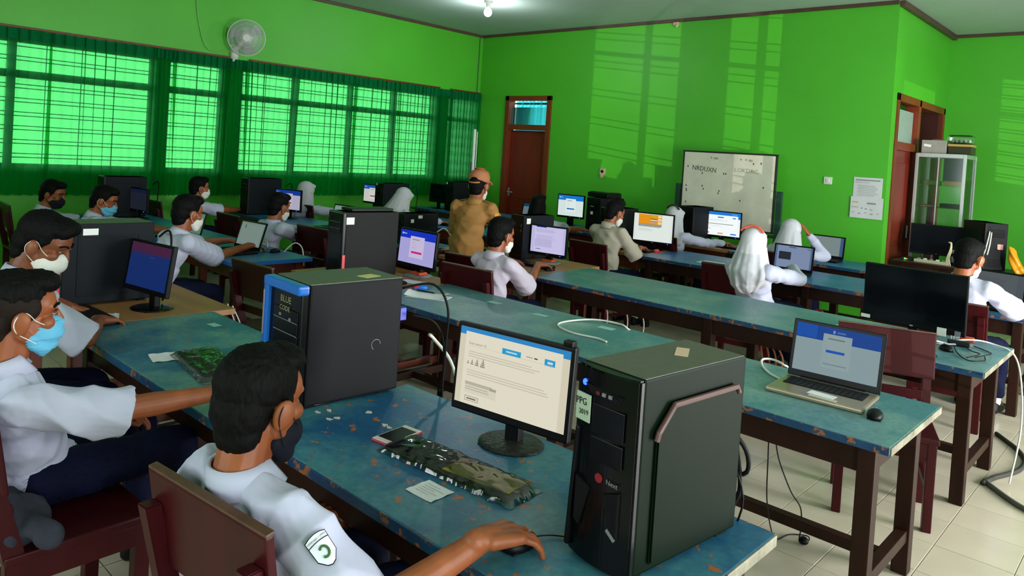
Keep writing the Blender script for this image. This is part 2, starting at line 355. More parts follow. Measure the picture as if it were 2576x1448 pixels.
# curtains: pleated sheets with a doubled heading band
def curtain(y0, y1, label, pleat=.105, seed=0, pull=None):
    rnd = random.Random(seed); ph = rnd.uniform(0, 6); ny = max(8, int((y1-y0)/.005)); nz = 22
    verts = []; faces = []; h = []; hf = []
    z0, z1, zh = .895, 2.685, 2.585
    def X(y, z):
        t = (z1-z)/(z1-z0); k = 2*math.pi/pleat
        wv = math.sin(k*y+ph+.9*math.sin(y*3.1+ph))+.45*math.sin(k*.53*y+2*ph+t*.7)
        return XL+.085+.020*wv*(1-.25*t)+.012*math.sin(y*2.3+ph+t*2)*t
    def Y(y, z):
        t = (z1-z)/(z1-z0); k = 2*math.pi/pleat; yy_ = y+.012*math.sin(y*5+ph)*t+pleat*.27*math.cos(k*y+ph+.9*math.sin(y*3.1+ph))*(.75+.25*math.sin(y*7+ph))*(1-.35*t)
        if pull: yy_ += pull*t*(y-(y0+y1)/2)/(y1-y0)
        return yy_
    def Zb(y): return z0+.012*math.sin(2*math.pi/pleat*y+ph)
    for i in range(ny+1):
        y = y0+(y1-y0)*i/ny
        for j in range(nz+1):
            z = z1+(Zb(y)-z1)*j/nz; verts.append((X(y, z), Y(y, z)-(y0+y1)/2, z))
        for z in (z1+.012, z1-.05, zh): h.append((X(y, z)+.004, Y(y, z)-(y0+y1)/2, z+.004*math.sin(2*math.pi/pleat*y)))
    for i in range(ny):
        for j in range(nz):
            a = i*(nz+1)+j; faces.append((a, a+1, a+nz+2, a+nz+1))
        for j in range(2):
            a = i*3+j; hf.append((a, a+1, a+4, a+3))
    root = thing('curtain', label, 'curtain', (0, (y0+y1)/2, 0), group='green curtains along the left windows')
    for nm, vv, ff, M in (('cloth', verts, faces, CURT), ('heading_band', h, hf, CURTH)):
        me = bpy.data.meshes.new(nm); me.from_pydata(vv, [], ff); me.materials.append(M)
        me.polygons.foreach_set('use_smooth', np.ones(len(me.polygons), bool)); link(bpy.data.objects.new(nm, me), root)
    return root
curtain(1.25, 2.54, 'sheer green curtain panel cut by the left edge of the photo', seed=1)
curtain(2.50, 3.70, 'sheer green curtain panel second from the left edge, beside the dark gap', seed=2)
curtain(3.66, 3.90, 'narrow bunched green curtain panel hanging at the first wall pier', .05, seed=3)
curtain(3.86, 4.62, 'sheer green curtain panel over the single narrow window left of the fan', .085, seed=4, pull=-.1)
curtain(4.50, 4.86, 'dark bunched green curtain panel directly under the wall fan', .055, seed=5)
curtain(4.80, 5.66, 'sheer green curtain panel just right of the wall fan', .09, seed=6, pull=-.12)
curtain(5.62, 6.62, 'sheer green curtain panel behind the veiled girl at the window', .095, seed=7)
curtain(6.58, 7.46, 'sheer green curtain panel behind the computer in the far row by the window', .085, seed=8)
curtain(7.42, 8.34, 'sheer green curtain panel second from the far corner', .08, seed=9)
curtain(8.26, 8.60, 'narrow bunched green curtain panel at the last wall pier', .055, seed=10)
curtain(8.52, 9.26, 'sheer green curtain panel at the far corner of the room', .075, seed=11)
def rail(y0, y1, label):
    r = thing('curtain_rail', label, 'curtain rail', (XL+.05, (y0+y1)/2, 2.715)); L = y1-y0
    B('rail_bar', (0, 0, 0), (.03, L, .024), RAILM, r, .004)
    n = max(2, int(L/1.0))
    for i in range(n): B('bracket', (-.03, -L/2+(i+.5)*L/n, .0), (.05, .018, .03), RAILM, r)
rail(1.2, 4.58, 'rust brown curtain rail left of the wall fan'); rail(4.88, 8.3, 'rust brown curtain rail right of the wall fan'); rail(8.55, 9.27, 'short rust brown curtain rail at the far corner')

# door in the back wall
d = MB(); x0, x1 = -8.83, -7.80
for x in (x0+.045, x1-.045): d.box((x, YB+.05, 1.335), (.09, .16, 2.67), .006)
d.box(((x0+x1)/2, YB+.05, 2.63), (x1-x0, .16, .08), .006); d.box(((x0+x1)/2, YB+.05, 2.14), (x1-x0, .13, .09), .006)
dr = struct(d.build('door_1', FRAMEWOOD))
l = MB(); l.box(((x0+x1)/2, YB+.085, 1.05), (.86, .04, 2.08), .004)
for z, hh_ in ((.45, .6), (1.45, 1.05)): l.box(((x0+x1)/2, YB+.062, z), (.60, .012, hh_), .006)
l.build('door_leaf', DOORWOOD, dr)
B('transom_pane', ((x0+x1)/2+.02, YB+.04, 2.33), (.80, .008, .30), GLASS, dr)
mb = MB(); mb.cap((x0+.13, YB+.02, 1.02), .012, (x0+.24, YB+.02, 1.02), .012); mb.box((x0+.13, YB+.055, 1.02), (.03, .02, .14), .003); mb.build('door_handle', ALU, dr)
# cyan curtain of the room behind, seen through the transom
vs = []; fs = []
for i in range(121):
    for j in range(2): vs.append((-.75+i*1.5/120, .02*math.sin(i*.9)+.012*math.sin(i*.37), .005 if j else 2.62))
for i in range(120): fs.append((2*i, 2*i+2, 2*i+3, 2*i+1))
me = bpy.data.meshes.new('back_room_curtain'); me.from_pydata(vs, [], fs)
cm_ = bpy.data.materials.new('cyan_sheer_cloth'); cm_.use_nodes = True; nt = cm_.node_tree; nt.nodes.clear(); out = nt.nodes.new('ShaderNodeOutputMaterial'); t_ = nt.nodes.new('ShaderNodeBsdfTranslucent'); t_.inputs[0].default_value = lin((60, 190, 200)); nt.links.new(t_.outputs[0], out.inputs[0])
me.materials.append(cm_); o = link(bpy.data.objects.new('back_room_curtain', me)); o.location = (-8.25, YB+.45, 0); tag(o, 'cyan curtain seen through the glass above the far brown door', 'curtain')
B('curtain_rod', (-8.25, YB+.45, 2.58), (1.6, .02, .03), DARK)
tag(bpy.data.objects['curtain_rod'], 'dark rod holding the cyan curtain behind the far door', 'curtain rod')

# double door in the jog wall
d = MB(); ya, yb = 9.46, 11.68
for y in (ya+.04, yb-.04, 10.42): d.box((XJ-.06, y, 1.35), (.16, .08, 2.70), .006)
d.box((XJ-.06, (ya+yb)/2, 2.655), (.16, yb-ya, .09), .006)
d.box((XJ-.06, (ya+10.42)/2, 2.08), (.14, 10.42-ya, .10), .006)
dr = struct(d.build('door_2', FRAMEWOOD))
l = MB(); l.box((XJ-.05, 9.93, 1.015), (.045, .90, 2.03), .004)
for z, hh_ in ((.5, .7), (1.45, .85)): l.box((XJ-.024, 9.93, z), (.012, .62, hh_), .006)
l.build('door_leaf', DOORWOOD, dr)
B('transom_pane', (XJ-.05, 9.94, 2.33), (.01, .84, .40), FROST, dr)
l = MB(); l.box((XJ-.45, 11.56, 1.33), (.85, .045, 2.60), .004); l.build('open_leaf', mat('dark_maroon_paint', (78, 30, 30), .5, var=.2, scale=5), dr)
B('door_handle', (XJ-.005, 10.30, 1.02), (.02, .03, .16), ALU, dr, .004)

# pilaster line, wall cable in the far corner
o = MB().tube([(XL+.012, 9.21, 3.70), (XL+.012, 9.21, 2.72)], .006, smooth=0).build('corner_cable', mat('dark_green_cable', (18, 60, 20), .6)); tag(o, 'thin dark cable running down the far corner to the curtain', 'cable')
o = MB().tube([(XL+.012, 4.12, 3.74), (XL+.012, 4.13, 3.4), (XL+.012, 4.18, 3.09), (XL+.012, 4.27, 2.83), (XL+.012, 4.40, 2.77), (XL+.015, 4.56, 2.80), (XL+.05, 4.64, 2.80)], .007).build('fan_cable', mat('green_painted_cable', (120, 190, 96), .5)); tag(o, 'pale cable hanging from the ceiling to the wall fan', 'cable')

# wall fan
fr = thing('wall_fan', 'white round wall fan above the green curtains', 'fan', (XL, 4.66, 2.80), R(0))
mb = MB(); mb.cap((.03, 0, -.10), .055, (.05, 0, .03), .05); mb.box((.012, 0, -.03), (.024, .10, .24), .01); mb.build('wall_bracket', WHITEC, fr, True)
fc = V((.20, .075, .185)); ax = V((.86, -.46, -.10)).normalized(); fa = ax.orthogonal().normalized(); fb = ax.cross(fa)
mb = MB(); mb.cap((.05, 0, .02), .03, tuple(fc-ax*.10), .045); mb.cone(tuple(fc-ax*.13), .06, tuple(fc-ax*.02), .075, 20); mb.build('motor', WHITEC, fr, True)
g = MB(); NR = 84
def ring(c, r, t): g.tube([tuple(c+(fa*math.cos(a)+fb*math.sin(a))*r) for a in [k*2*math.pi/40 for k in range(41)]], t, 5, smooth=0)
ring(fc+ax*.03, .235, .006); ring(fc+ax*.085, .12, .0025); ring(fc-ax*.05, .14, .0025); ring(fc+ax*.07, .18, .0025)
for k in range(NR):
    a = k*2*math.pi/NR; e = fa*math.cos(a)+fb*math.sin(a); e2 = fa*math.cos(a+.18)+fb*math.sin(a+.18)
    g.tube([tuple(fc+ax*.10+e*.05), tuple(fc+ax*.085+e2*.13), tuple(fc+ax*.03+e2*.235)], .0017, 4, smooth=2)
    g.tube([tuple(fc-ax*.07+e*.06), tuple(fc-ax*.04+e*.16), tuple(fc+ax*.02+e*.233)], .0017, 4, smooth=2)
g.build('wire_guard', mat('white_wire', (206, 210, 204), .4), fr)
mb = MB(); mb.cone(tuple(fc+ax*.095), .052, tuple(fc+ax*.107), .045, 24); mb.build('guard_badge', WHITEC, fr)
for k in range(3):
    a0 = k*2*math.pi/3; pts = []
    for t, wd in ((.05, .35), (.12, .55), (.19, .45), (.215, .2)): pts.append((t, a0-wd*.7))
    for t, wd in ((.215, .5), (.19, .65), (.12, .5), (.05, .3)): pts.append((t, a0+wd*.7))
    q = [tuple(fc+(fa*math.cos(a)+fb*math.sin(a))*t+ax*(.02*math.sin(a-a0))) for t, a in pts]
    MB().prism(q, tuple(ax*.003)).build('fan_blade', mat('smoky_blade', (160, 160, 158), .3), fr)

# ceiling bulb
bl = thing('ceiling_bulb', 'lit white bulb on the ceiling near the far corner', 'lamp', (-7.25, 7.15, ZC))
mb = MB(); mb.cone((0, 0, 0), .06, (0, 0, -.03), .055, 24); mb.cone((0, 0, -.03), .03, (0, 0, -.085), .028, 20); mb.build('socket', WHITEC, bl)
mb = MB(); mb.cone((0, 0, -.085), .024, (0, 0, -.12), .045, 20); mb.ell((0, 0, -.155), (.055, .055, .06)); mb.build('bulb_glass', BULB, bl, True)
l = bpy.data.lights.new('bulb_light', 'POINT'); l.energy = 38; l.color = (.85, .92, 1); l.shadow_soft_size = .06; o = bpy.data.objects.new('bulb_light', l); o.location = (-7.25, 7.15, ZC-.30); COL.objects.link(o)

# things fixed on the back wall
sw = thing('light_switch', 'white wall switch right of the whiteboard', 'switch', (-3.305, YB, 1.607)); B('switch_plate', (0, -.008, 0), (.10, .016, .09), WHITEC, sw, .008); B('rocker', (0, -.018, 0), (.04, .01, .05), WHITEC, sw, .004)
so = thing('wall_socket', 'dirty broken wall socket on the green back wall left of the whiteboard', 'socket', (-6.69, YB, 1.50)); B('socket_plate', (0, -.01, 0), (.10, .02, .10), mat('aged_plastic', (196, 176, 140), .6, var=.3, scale=40), so, .008); mb = MB(); mb.cone((0, -.03, 0), .022, (0, -.018, 0), .022, 16); mb.build('socket_hole', DARK, so); B('broken_flap', (.0, -.024, -.075), (.06, .012, .055), mat('aged_plastic', (196, 176, 140), .6), so, .005, (0, 0, .15))
o = MB().box((0, 0, 0), (.09, .03, .06), .01).ell((.02, -.01, -.03), (.03, .02, .03)).build('wall_clip', mat('aged_plastic', (196, 176, 140), .6)); o.location = (-5.58, YB-.015, 3.69); tag(o, 'small beige fitting under the ceiling moulding of the back wall', 'fitting')
def poster(name, label, loc, w_, h_, rows, rz=0):
    p = thing(name, label, 'paper', loc, rz); mb = MB(); n = 8
    for i in range(n):
        x_0, x_1 = -w_/2+w_*i/n, -w_/2+w_*(i+1)/n; c = lambda x: -.004-.004*abs(math.sin(x*9+loc[2]*7))
        mb.poly([(x_0, c(x_0), -h_/2), (x_1, c(x_1), -h_/2), (x_1, c(x_1), h_/2), (x_0, c(x_0), h_/2)])
    mb.build('sheet', mat('notice_paper', (214, 214, 214), .8, var=.05, scale=10), p)
    pr_ = MB()
    for (u, v_, du, dv, mi) in rows: pr_.poly([(-w_/2+u*w_, -.0095, h_/2-v_*h_), (-w_/2+u*w_, -.0095, h_/2-(v_+dv)*h_), (-w_/2+(u+du)*w_, -.0095, h_/2-(v_+dv)*h_), (-w_/2+(u+du)*w_, -.0095, h_/2-v_*h_)], mi)
    pr_.build('print', [mat('faint_print', (176, 176, 174), .8), mat('grey_print', (140, 142, 138), .8), mat('yellow_print', (206, 184, 120), .8)], p)
    return p
rw = [(.08, .10, .84, .055, 1), (.06, .22, .5, .03, 0)]+[(.15+.03*(k % 2), .36+k*.075, .6+.15*((k*7) % 3)/3, .03, 0) for k in range(7)]
poster('wall_notice', 'upper white notice sheet on the back wall beside the right door', (-2.84, YB-.001, 1.545), .325, .26, rw, 0)
rw = [(.04, .22, .2, .07, 2), (.52, .24, .26, .075, 1), (.03, .46, .22, .05, 0), (.34, .5, .05, .05, 1), (.46, .52, .06, .05, 1), (.62, .55, .07, .05, 0)]+[(.06+.19*k, .72+.04*(k % 2), .08, .04, 1 if k % 2 else 0) for k in range(5)]
poster('wall_chart', 'lower white chart sheet overlapping under the notice on the back wall', (-2.835, YB-.012, 1.315), .365, .25, rw, 0)

# whiteboard on its steel stand
wb = thing('whiteboard', 'wheeled whiteboard with handwriting in front of the green back wall', 'whiteboard', (-4.47, 8.97, 0), R(-.7))
WZ = 1.391; WW, WH = 1.30, .97
B('board_panel', (0, 0, WZ), (WW, .02, WH), BOARDW, wb)
for nm, c, dd in (('board_frame', (0, 0, WZ+WH/2), (WW+.03, .03, .022)), ('board_frame', (0, 0, WZ-WH/2), (WW+.03, .03, .022)), ('board_frame', (-WW/2, 0, WZ), (.022, .03, WH)), ('board_frame', (WW/2, 0, WZ), (.022, .03, WH))): B(nm, c, dd, mat('dark_board_frame', (44, 44, 42), .4), wb, .003)
for sx in (-1, 1):
    B('stand_post', (sx*(WW/2+.062), .01, .75), (.075, .04, 1.36), STEELG, wb, .004); B('stand_foot', (sx*(WW/2+.062), .01, .06), (.06, .40, .04), STEELG, wb, .006)
    mb = MB(); mb.cone((sx*(WW/2+.0), .0, 1.36), .012, (sx*(WW/2+.062), 0, 1.36), .012, 10); mb.build('pivot_bolt', STEELG, wb)
    for sy in (-.17, .17): mb = MB(); mb.cone((sx*(WW/2+.05), sy, .022), .022, (sx*(WW/2+.075), sy, .022), .022, 14); mb.build('caster', BLACK, wb)
B('stand_crossbar', (0, .01, .86), (WW+.12, .03, .04), STEELG, wb, .004); B('stand_crossbar', (0, .01, .18), (WW+.12, .03, .04), STEELG, wb, .004)
B('pen_tray', (0, -.04, WZ-WH/2-.012), (.5, .07, .015), STEELG, wb, .004)
MK = mat('faded_marker', (70, 66, 60), .6); MKD = mat('dark_marker', (30, 30, 30), .6)
text('handwriting', 'NRDUXN', .088, MK, wb, (-.335, -.0115, WZ+.255), (R(90), R(4), 0), sx=.95)
text('handwriting', 'LOKDRC', .075, mat('erased_marker', (150, 148, 134), .6), wb, (.26, -.0115, WZ+.265), (R(90), R(2), 0), sx=1.1)
text('handwriting', '+ on', .06, MK, wb, (-.20, -.0115, WZ+.41), (R(90), 0, 0)); text('handwriting', '+  + os', .06, MK, wb, (.25, -.0115, WZ+.405), (R(90), 0, 0))
mb = MB()
for (u, v_) in ((-.58, .28), (-.36, .20), (-.05, .21), (-.02, .21), (-.59, .02), (-.585, -.03), (-.58, -.05), (-.35, .03), (-.1, -.02), (-.11, -.05), (.2, -.12), (.22, -.36), (-.58, -.2), (.45, .37), (.35, .36), (.5, .07), (-.33, -.01)):
    x, z = u, WZ+v_; mb.poly([(x-.008, -.0112, z), (x+.003, -.0112, z-.016), (x+.01, -.0112, z+.003), (x, -.0112, z+.016)])
mb.build('marker_spots', MKD, wb)
sb = thing('spare_whiteboard', 'white board seen edge-on in the far left corner by the curtain', 'whiteboard', (-9.06, 8.83, 0), R(132.6))
B('board_panel', (0, 0, 1.50), (.62, .028, 1.06), mat('white_board_edge', (210, 212, 204), .35), sb, .003)
for z in (.965, 2.035): B('board_frame', (0, 0, z), (.64, .036, .03), ALU, sb, .003)
for x in (-.31, .31): B('board_frame', (x, 0, 1.5), (.022, .036, 1.08), ALU, sb, .003)
for x in (-.27, .27): B('leg', (x, .03, .75), (.04, .03, 1.5), STEELG, sb); B('foot', (x, 0.03, .02), (.04, .3, .04), STEELG, sb)

# ------------------------------------------------------------------ tables
TZ = .73
def table(label, x0, x1, y0, y1, top, edge, legm, mid=(), apron=.115, rail_=True):
    cx, cy = (x0+x1)/2, (y0+y1)/2; t = thing('school_table', label, 'table', (cx, cy, 0), group=None); L, D = x1-x0, y1-y0
    B('tabletop', (0, 0, TZ-.0135), (L, D, .027), top, t, .004)
    e = MB()
    for c, d_ in (((0, -D/2-.002, TZ-.016), (L-.004, .006, .030)), ((0, D/2+.002, TZ-.016), (L-.004, .006, .030)), ((-L/2-.002, 0, TZ-.016), (.006, D-.004, .030))): e.box(c, d_, .002)
    e.build('edge_band', edge, t); B('worn_sunward_end_edge', (L/2+.002, 0, TZ-.016), (.006, D-.004, .030), EDGEW if edge is EDGEB else edge, t, .002, label='pale worn edge with painted sun glare at the end of the tabletop' if edge is EDGEB else None)
    xs = [-L/2+.09]+[m_-cx for m_ in mid]+[L/2-.09]
    for x in xs:
        for sy in (-1, 1): B('leg', (x, sy*(D/2-.075), (TZ-.027)/2), (.065, .065, TZ-.027), legm, t, .005)
        B('side_rail', (x, 0, .17), (.045, D-.2, .05), legm, t, .004); B('side_apron', (x, 0, TZ-.027-apron/2), (.028, D-.2, apron), legm, t, .003)
    for sy in (-1, 1): B('apron', (0, sy*(D/2-.075), TZ-.028-apron/2), (L-.2, .03, apron), legm, t, .003)
    if rail_: B('foot_rail', (0, 0, .17), (L-.22, .05, .045), legm, t, .004)
    return t
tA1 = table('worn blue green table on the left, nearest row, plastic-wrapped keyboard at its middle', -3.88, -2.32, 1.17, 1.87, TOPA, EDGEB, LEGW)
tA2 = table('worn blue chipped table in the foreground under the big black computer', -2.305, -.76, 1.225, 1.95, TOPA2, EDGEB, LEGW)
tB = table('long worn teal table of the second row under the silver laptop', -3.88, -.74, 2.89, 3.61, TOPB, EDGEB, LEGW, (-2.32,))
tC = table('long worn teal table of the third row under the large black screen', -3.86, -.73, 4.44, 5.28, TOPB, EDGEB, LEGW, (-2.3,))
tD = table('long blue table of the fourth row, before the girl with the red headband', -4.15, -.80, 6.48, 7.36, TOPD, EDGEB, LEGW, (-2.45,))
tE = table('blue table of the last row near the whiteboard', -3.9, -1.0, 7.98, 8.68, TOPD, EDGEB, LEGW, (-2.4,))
for k, (x, y) in enumerate(((-2.245, 1.487), (-2.16, 1.482), (-2.155, 1.51), (-2.135, 1.63), (-2.0, 1.60), (-2.235, 1.53), (-1.975, 1.598))):
    mb = MB(); mb.prism([(.012*math.cos(a+k)*(1+.5*math.sin(3*a+k)), .009*math.sin(a+k)*(1+.4*math.cos(2*a+k)), 0) for a in [j*math.pi/4 for j in range(8)]], (0, 0, .0015)); o = mb.build('paint_flake', mat('chipped_white', (206, 196, 180), .7), tA2, label='whitish chip in the blue paint'); o.location = (x+1.5325, y-1.5875, TZ+.0002)
# plywood computer desks at the aisle end of each row
PN = ['first', 'second', 'third', 'fourth', 'fifth']
for k, (x0, x1, y0, y1) in enumerate(((-4.75, -3.89, 1.16, 2.0), (-4.85, -3.89, 2.92, 3.72), (-5.0, -3.87, 4.50, 5.42), (-5.05, -4.16, 6.52, 7.35), (-5.0, -3.91, 8.0, 8.72))):
    table(['bare plywood desk on the left under the monitor with a dark blue picture', 'bare plywood desk under the monitor with the magenta button', 'bare plywood desk under the lilac document monitor', 'plywood desk under the monitor with the orange picture', 'plywood desk under the bright exam monitor by the whiteboard'][k], x0, x1, y0, y1, BOARD, BOARD, LEGR, apron=.14)
# rows of blue tables by the curtained windows
table('bright blue table on the left where a boy types on a laptop', -8.9, -5.29, 2.69, 3.37, TOPD, mat('bright_blue_edge', (26, 104, 190), .4, var=.15, scale=30), LEGR, (-7.1,))
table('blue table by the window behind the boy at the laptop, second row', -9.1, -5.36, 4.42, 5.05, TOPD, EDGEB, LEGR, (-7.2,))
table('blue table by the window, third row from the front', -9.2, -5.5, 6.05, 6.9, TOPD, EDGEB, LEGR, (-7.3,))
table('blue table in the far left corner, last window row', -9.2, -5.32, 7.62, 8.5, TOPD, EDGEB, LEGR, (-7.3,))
table('brown table beyond the rows at the right, carrying a modem and dark monitor', -2.58, .6, 9.48, 10.14, mat('dusty_brown_top', (96, 82, 60), .5, var=.3, scale=20), LEGW, LEGW, (-.9,))

# ------------------------------------------------------------------ chairs
def make_chair(label):
    t = thing('school_chair', label, 'chair'); Wd, Dp, SH, BH = .46, .42, .455, .875
    B('seat', (0, 0, SH-.014), (Wd, Dp, .028), CHAIRW, t, .006)
    for sx in (-1, 1):
        B('front_leg', (sx*(Wd/2-.03), Dp/2-.03, (SH-.028)/2), (.042, .048, SH-.028), CHAIRW, t, .004)
        mb = MB(); x = sx*(Wd/2-.026)
        pts = [(x-.021, -Dp/2+.012, 0), (x-.021, -Dp/2+.058, 0), (x-.021, -Dp/2+.062, .42), (x-.021, -Dp/2-.045, BH-.07), (x-.021, -Dp/2-.085, BH-.07), (x-.021, -Dp/2+.004, .42)]
        mb.prism(pts, (.042, 0, 0), b=.003); mb.build('rear_leg', CHAIRW, t)
        B('side_rail', (sx*(Wd/2-.03), 0, .19), (.022, Dp-.1, .035), CHAIRW, t, .003); B('side_apron', (sx*(Wd/2-.02), 0, SH-.065), (.02, Dp-.09, .07), CHAIRW, t, .003)
    B('front_apron', (0, Dp/2-.018, SH-.065), (Wd-.1, .02, .07), CHAIRW, t, .003)
    a = math.atan2(.07, .45)
    mb = MB(); mb.box((0, -Dp/2-.026, BH-.115), (Wd+.02, .022, .24), .006, rot=(a, 0, 0)); mb.build('backrest', CHAIRW, t)
    mb = MB(); mb.box((0, -Dp/2-.043, BH+.006), (Wd+.02, .022, .008), .002, rot=(a, 0, 0)); mb.build('worn_top_edge', CHAIRE, t, label='worn bare wood top edge of the backrest')
    B('lower_back_rail', (0, -Dp/2+.022, .56), (Wd-.09, .018, .05), CHAIRW, t, .003); B('rear_rail', (0, -Dp/2+.035, .24), (Wd-.09, .02, .04), CHAIRW, t, .003)
    return t
ch0 = make_chair('maroon wooden chair in the foreground behind the boy with the black mask')
ch0.location = (-1.615, 1.026, 0); ch0.rotation_euler = (0, 0, R(6))
for (x, y, rz, lb) in (
    (-2.64, .79, 2, 'maroon wooden chair at the lower left edge under the boy in the blue mask'),
    (-3.62, .84, -4, 'maroon chair at the left edge under the boy in the white mask'),
    (-4.09, 4.22, 5, 'red brown chair with empty back beside the boy holding a mouse at the lilac monitor'),
    (-4.25, 6.02, -5, 'maroon chair under the boy in the cream shirt'),
    (-2.80, 5.98, 4, 'maroon chair under the girl with the red headband'),
    (-1.10, 4.135, 199.5, 'empty maroon chair just behind the silver laptop'),
    (-1.20, 6.02, 2, 'maroon chair under the boy at the right edge'),
    (-4.42, 2.62, 3, 'empty maroon chair in the aisle just left of the blue-fronted computer'),
    (-5.52, 2.15, 0, 'maroon chair under the boy at the laptop on the bright blue table'),
    (-6.05, 4.08, 4, 'empty brown chair at the aisle end of the second window row'),
    (-7.25, 3.85, 0, 'brown chair at the second window row behind the laptop boy'),
    (-8.22, 5.28, 3, 'brown chair under the veiled girl by the window'),
    (-8.55, 2.20, -2, 'dark brown chair at the far left edge by the window'),
    (-4.58, 4.02, 4, 'maroon chair in the aisle beside the teacher in khaki'),
    (-8.85, 3.70, 4, 'brown chair under the boy in profile by the window'), (-7.02, 5.55, 0, 'brown chair under the bowed veiled girl'), (-6.0, 6.9, 0, 'brown chair under the long haired girl'), (-4.35, 7.42, 0, 'maroon chair under the veiled girl reaching for a keyboard'), (-3.0, 7.42, 0, 'maroon chair under the veiled girl with a raised hand'), (-7.05, 2.2, 0, 'brown chair under the boy in the blue mask by the window'), (-3.72, 3.86, 3, 'red brown chair under the boy holding a mouse')):
    dup(ch0, (x, y, 0), R(rz), lb)

# ------------------------------------------------------------------ computers
def tower(label, loc, rz, w_, d_, h_, style='plain', front=BLACK, sticker=None, name='desktop_computer', side=CASE, top=CASET):
    t = thing(name, label, 'computer', loc, R(rz))
    B('case', (0, .012, h_/2+.006), (w_, d_-.03, h_-.012), side, t, .005)
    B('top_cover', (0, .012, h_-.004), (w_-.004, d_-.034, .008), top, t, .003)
    yf = -d_/2
    for sx in (-1, 1):
        for sy in (-1, 1): B('foot', (sx*(w_/2-.025), sy*(d_/2-.05), .004), (.025, .04, .008), DARK, t)
    mb = MB(); mb.box((0, yf+.014, h_/2+.004), (w_+.006, .036, h_-.004), .012, seg=3)
    mb.build('front_panel', front, t)
    for z in (h_-.09, h_-.135): B('drive_bay', (0, yf-.006, z), (w_*.74, .008, .038), BLACKG, t, .003)
    mb = MB(); mb.cone((-w_*.28, yf-.004, h_-.05), .009, (-w_*.28, yf-.010, h_-.05), .008, 14); mb.build('power_button', BLACKG if style != 'near' else LEDB, t)
    mb = MB(); 
    for k in range(6): mb.box((0, yf-.005, .05+k*.016), (w_*.6, .004, .006))
    mb.build('front_vents', DARK, t)
    # rear plate with ports
    B('rear_plate', (0, d_/2-.004, h_/2), (w_-.02, .006, h_-.03), GREYP, t); B('power_supply_vent', (0, d_/2, h_-.09), (w_*.7, .006, .08), DARK, t); B('port_block', (-w_*.2, d_/2, h_*.52), (.045, .006, .16), DARK, t)
    # raised frame on both side covers
    for sx in (-1, 1):
        mb = MB(); x = sx*(w_/2+.001)
        for (y, z, dy, dz) in ((0, h_-.07, d_*.62, .012), (0, .06, d_*.62, .012), (-d_*.31, h_/2-.005, .012, h_-.12), (d_*.31, h_/2-.005, .012, h_-.12)): mb.box((x, y+.01, z), (.006, dy, dz), .002)
        if style in ('plain', 'ridge'): mb.build('side_ridge', side, t)
        else: mb.bm.free()
    if sticker:
        for (s_, u, v_, sw_, sh_) in sticker:
            if s_ == 'front': B('sticker', (u*w_/2, yf-.0055, v_), (sw_, .002, sh_), STICK, t)
            if s_ == 'side': B('sticker', (w_/2+.0012, u*d_/2, v_), (.002, sw_, sh_), STICK, t)
            if s_ == 'top': B('sticker', (u*w_/2, v_, h_+.0005), (sw_, sh_, .0015), STICK, t)
    return t
def cables_of(t, pts_list, M, r=.0035, name='cable'):
    for p in pts_list: MB().tube(p, r).build(name, M, t, True)

# near black tower
t1 = thing('desktop_computer', 'big glossy black computer at the lower right of the foreground table', 'computer', (-.962, 1.662, TZ), R(-6))
w_, d_, h_ = .192, .455, .472; BLK2 = mat('black_steel_green_reflection', (7, 22, 9), .45, var=.1, scale=6, spec=.06); side2 = BLK2  # reflection of the green walls is put into the black steel's base colour
B('case', (0, .012, h_/2+.006), (w_, d_-.03, h_-.012), side2, t1, .006)
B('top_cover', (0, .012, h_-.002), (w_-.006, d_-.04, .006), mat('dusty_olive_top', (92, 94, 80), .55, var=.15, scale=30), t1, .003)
mb = MB(); yf = -d_/2; pts = []
for k in range(9): u = -1+k/4; pts.append((u*w_/2, yf+.012-.018*(1-u*u), .008))
mb.prism(pts+[(w_/2, yf+.03, .008), (-w_/2, yf+.03, .008)], (0, 0, h_-.010), b=.004); mb.build('front_panel', BLACKG, t1)
B('bezel_wing', (-.084, yf+.006, .17), (.014, .018, .30), BLACK, t1, .008, (0, R(3), 0))
for k, (zz, hh_) in enumerate(((.355, .07), (.285, .055))): B('drive_bay', (.020, yf-.0045, zz), (.098, .004, hh_), BLACKG, t1, .0015)
mb = MB(); mb.prism([(-.055, yf-.006, .432), (.06, yf-.006, .425), (.05, yf-.006, .405), (-.035, yf-.006, .412)], (0, .006, 0)); mb.build('port_recess', DARK, t1)
for x, M in ((-.012, mat('dim_red_port', (90, 20, 20), .4)), (.006, GREYP), (.026, GREYP), (.042, BLACK)): B('front_port', (x, yf-.008, .418), (.010, .004, .008), M, t1)
mb = MB(); mb.ell((-.062, yf-.000, .430), (.007, .005, .008)); mb.build('power_light', LEDB, t1, True)
st = B('sticker', (-.058, yf-.0055, .372), (.050, .003, .066), GREENST, t1, rot=(0, 0, R(-7)), label='pale green sticker reading PPG 2019')
text('sticker_text', 'PPG', .024, INK, t1, (-.064, yf-.0074, .384), (R(90), R(-4), R(-7)), sx=.95); text('sticker_text', '2019', .017, INK, t1, (-.054, yf-.0086, .360), (R(90), R(-4), R(-7)), sx=1.0)
mb = MB(); mb.cone((.006, yf-.009, .222), .011, (.006, yf-.006, .222), .011, 20); mb.build('logo_disc', mat('logo_red', (130, 18, 26), .4), t1)
text('logo_text', 'Next', .017, mat('logo_grey', (120, 122, 122), .4), t1, (.046, yf-.0075, .221), (R(90), 0, 0))
mb = MB()
for sx in (-1, 1): mb.prism([(sx*.02, yf-.008, .19), (sx*.066, yf-.008, .205), (sx*.066, yf-.008, .10), (sx*.05, yf-.008, .09)], (0, .012, 0))
mb.build('front_grille', DARK, t1); B('grille_bar', (.052, yf-.008, .105), (.03, .004, .008), GREYP, t1, rot=(0, R(35), 0))
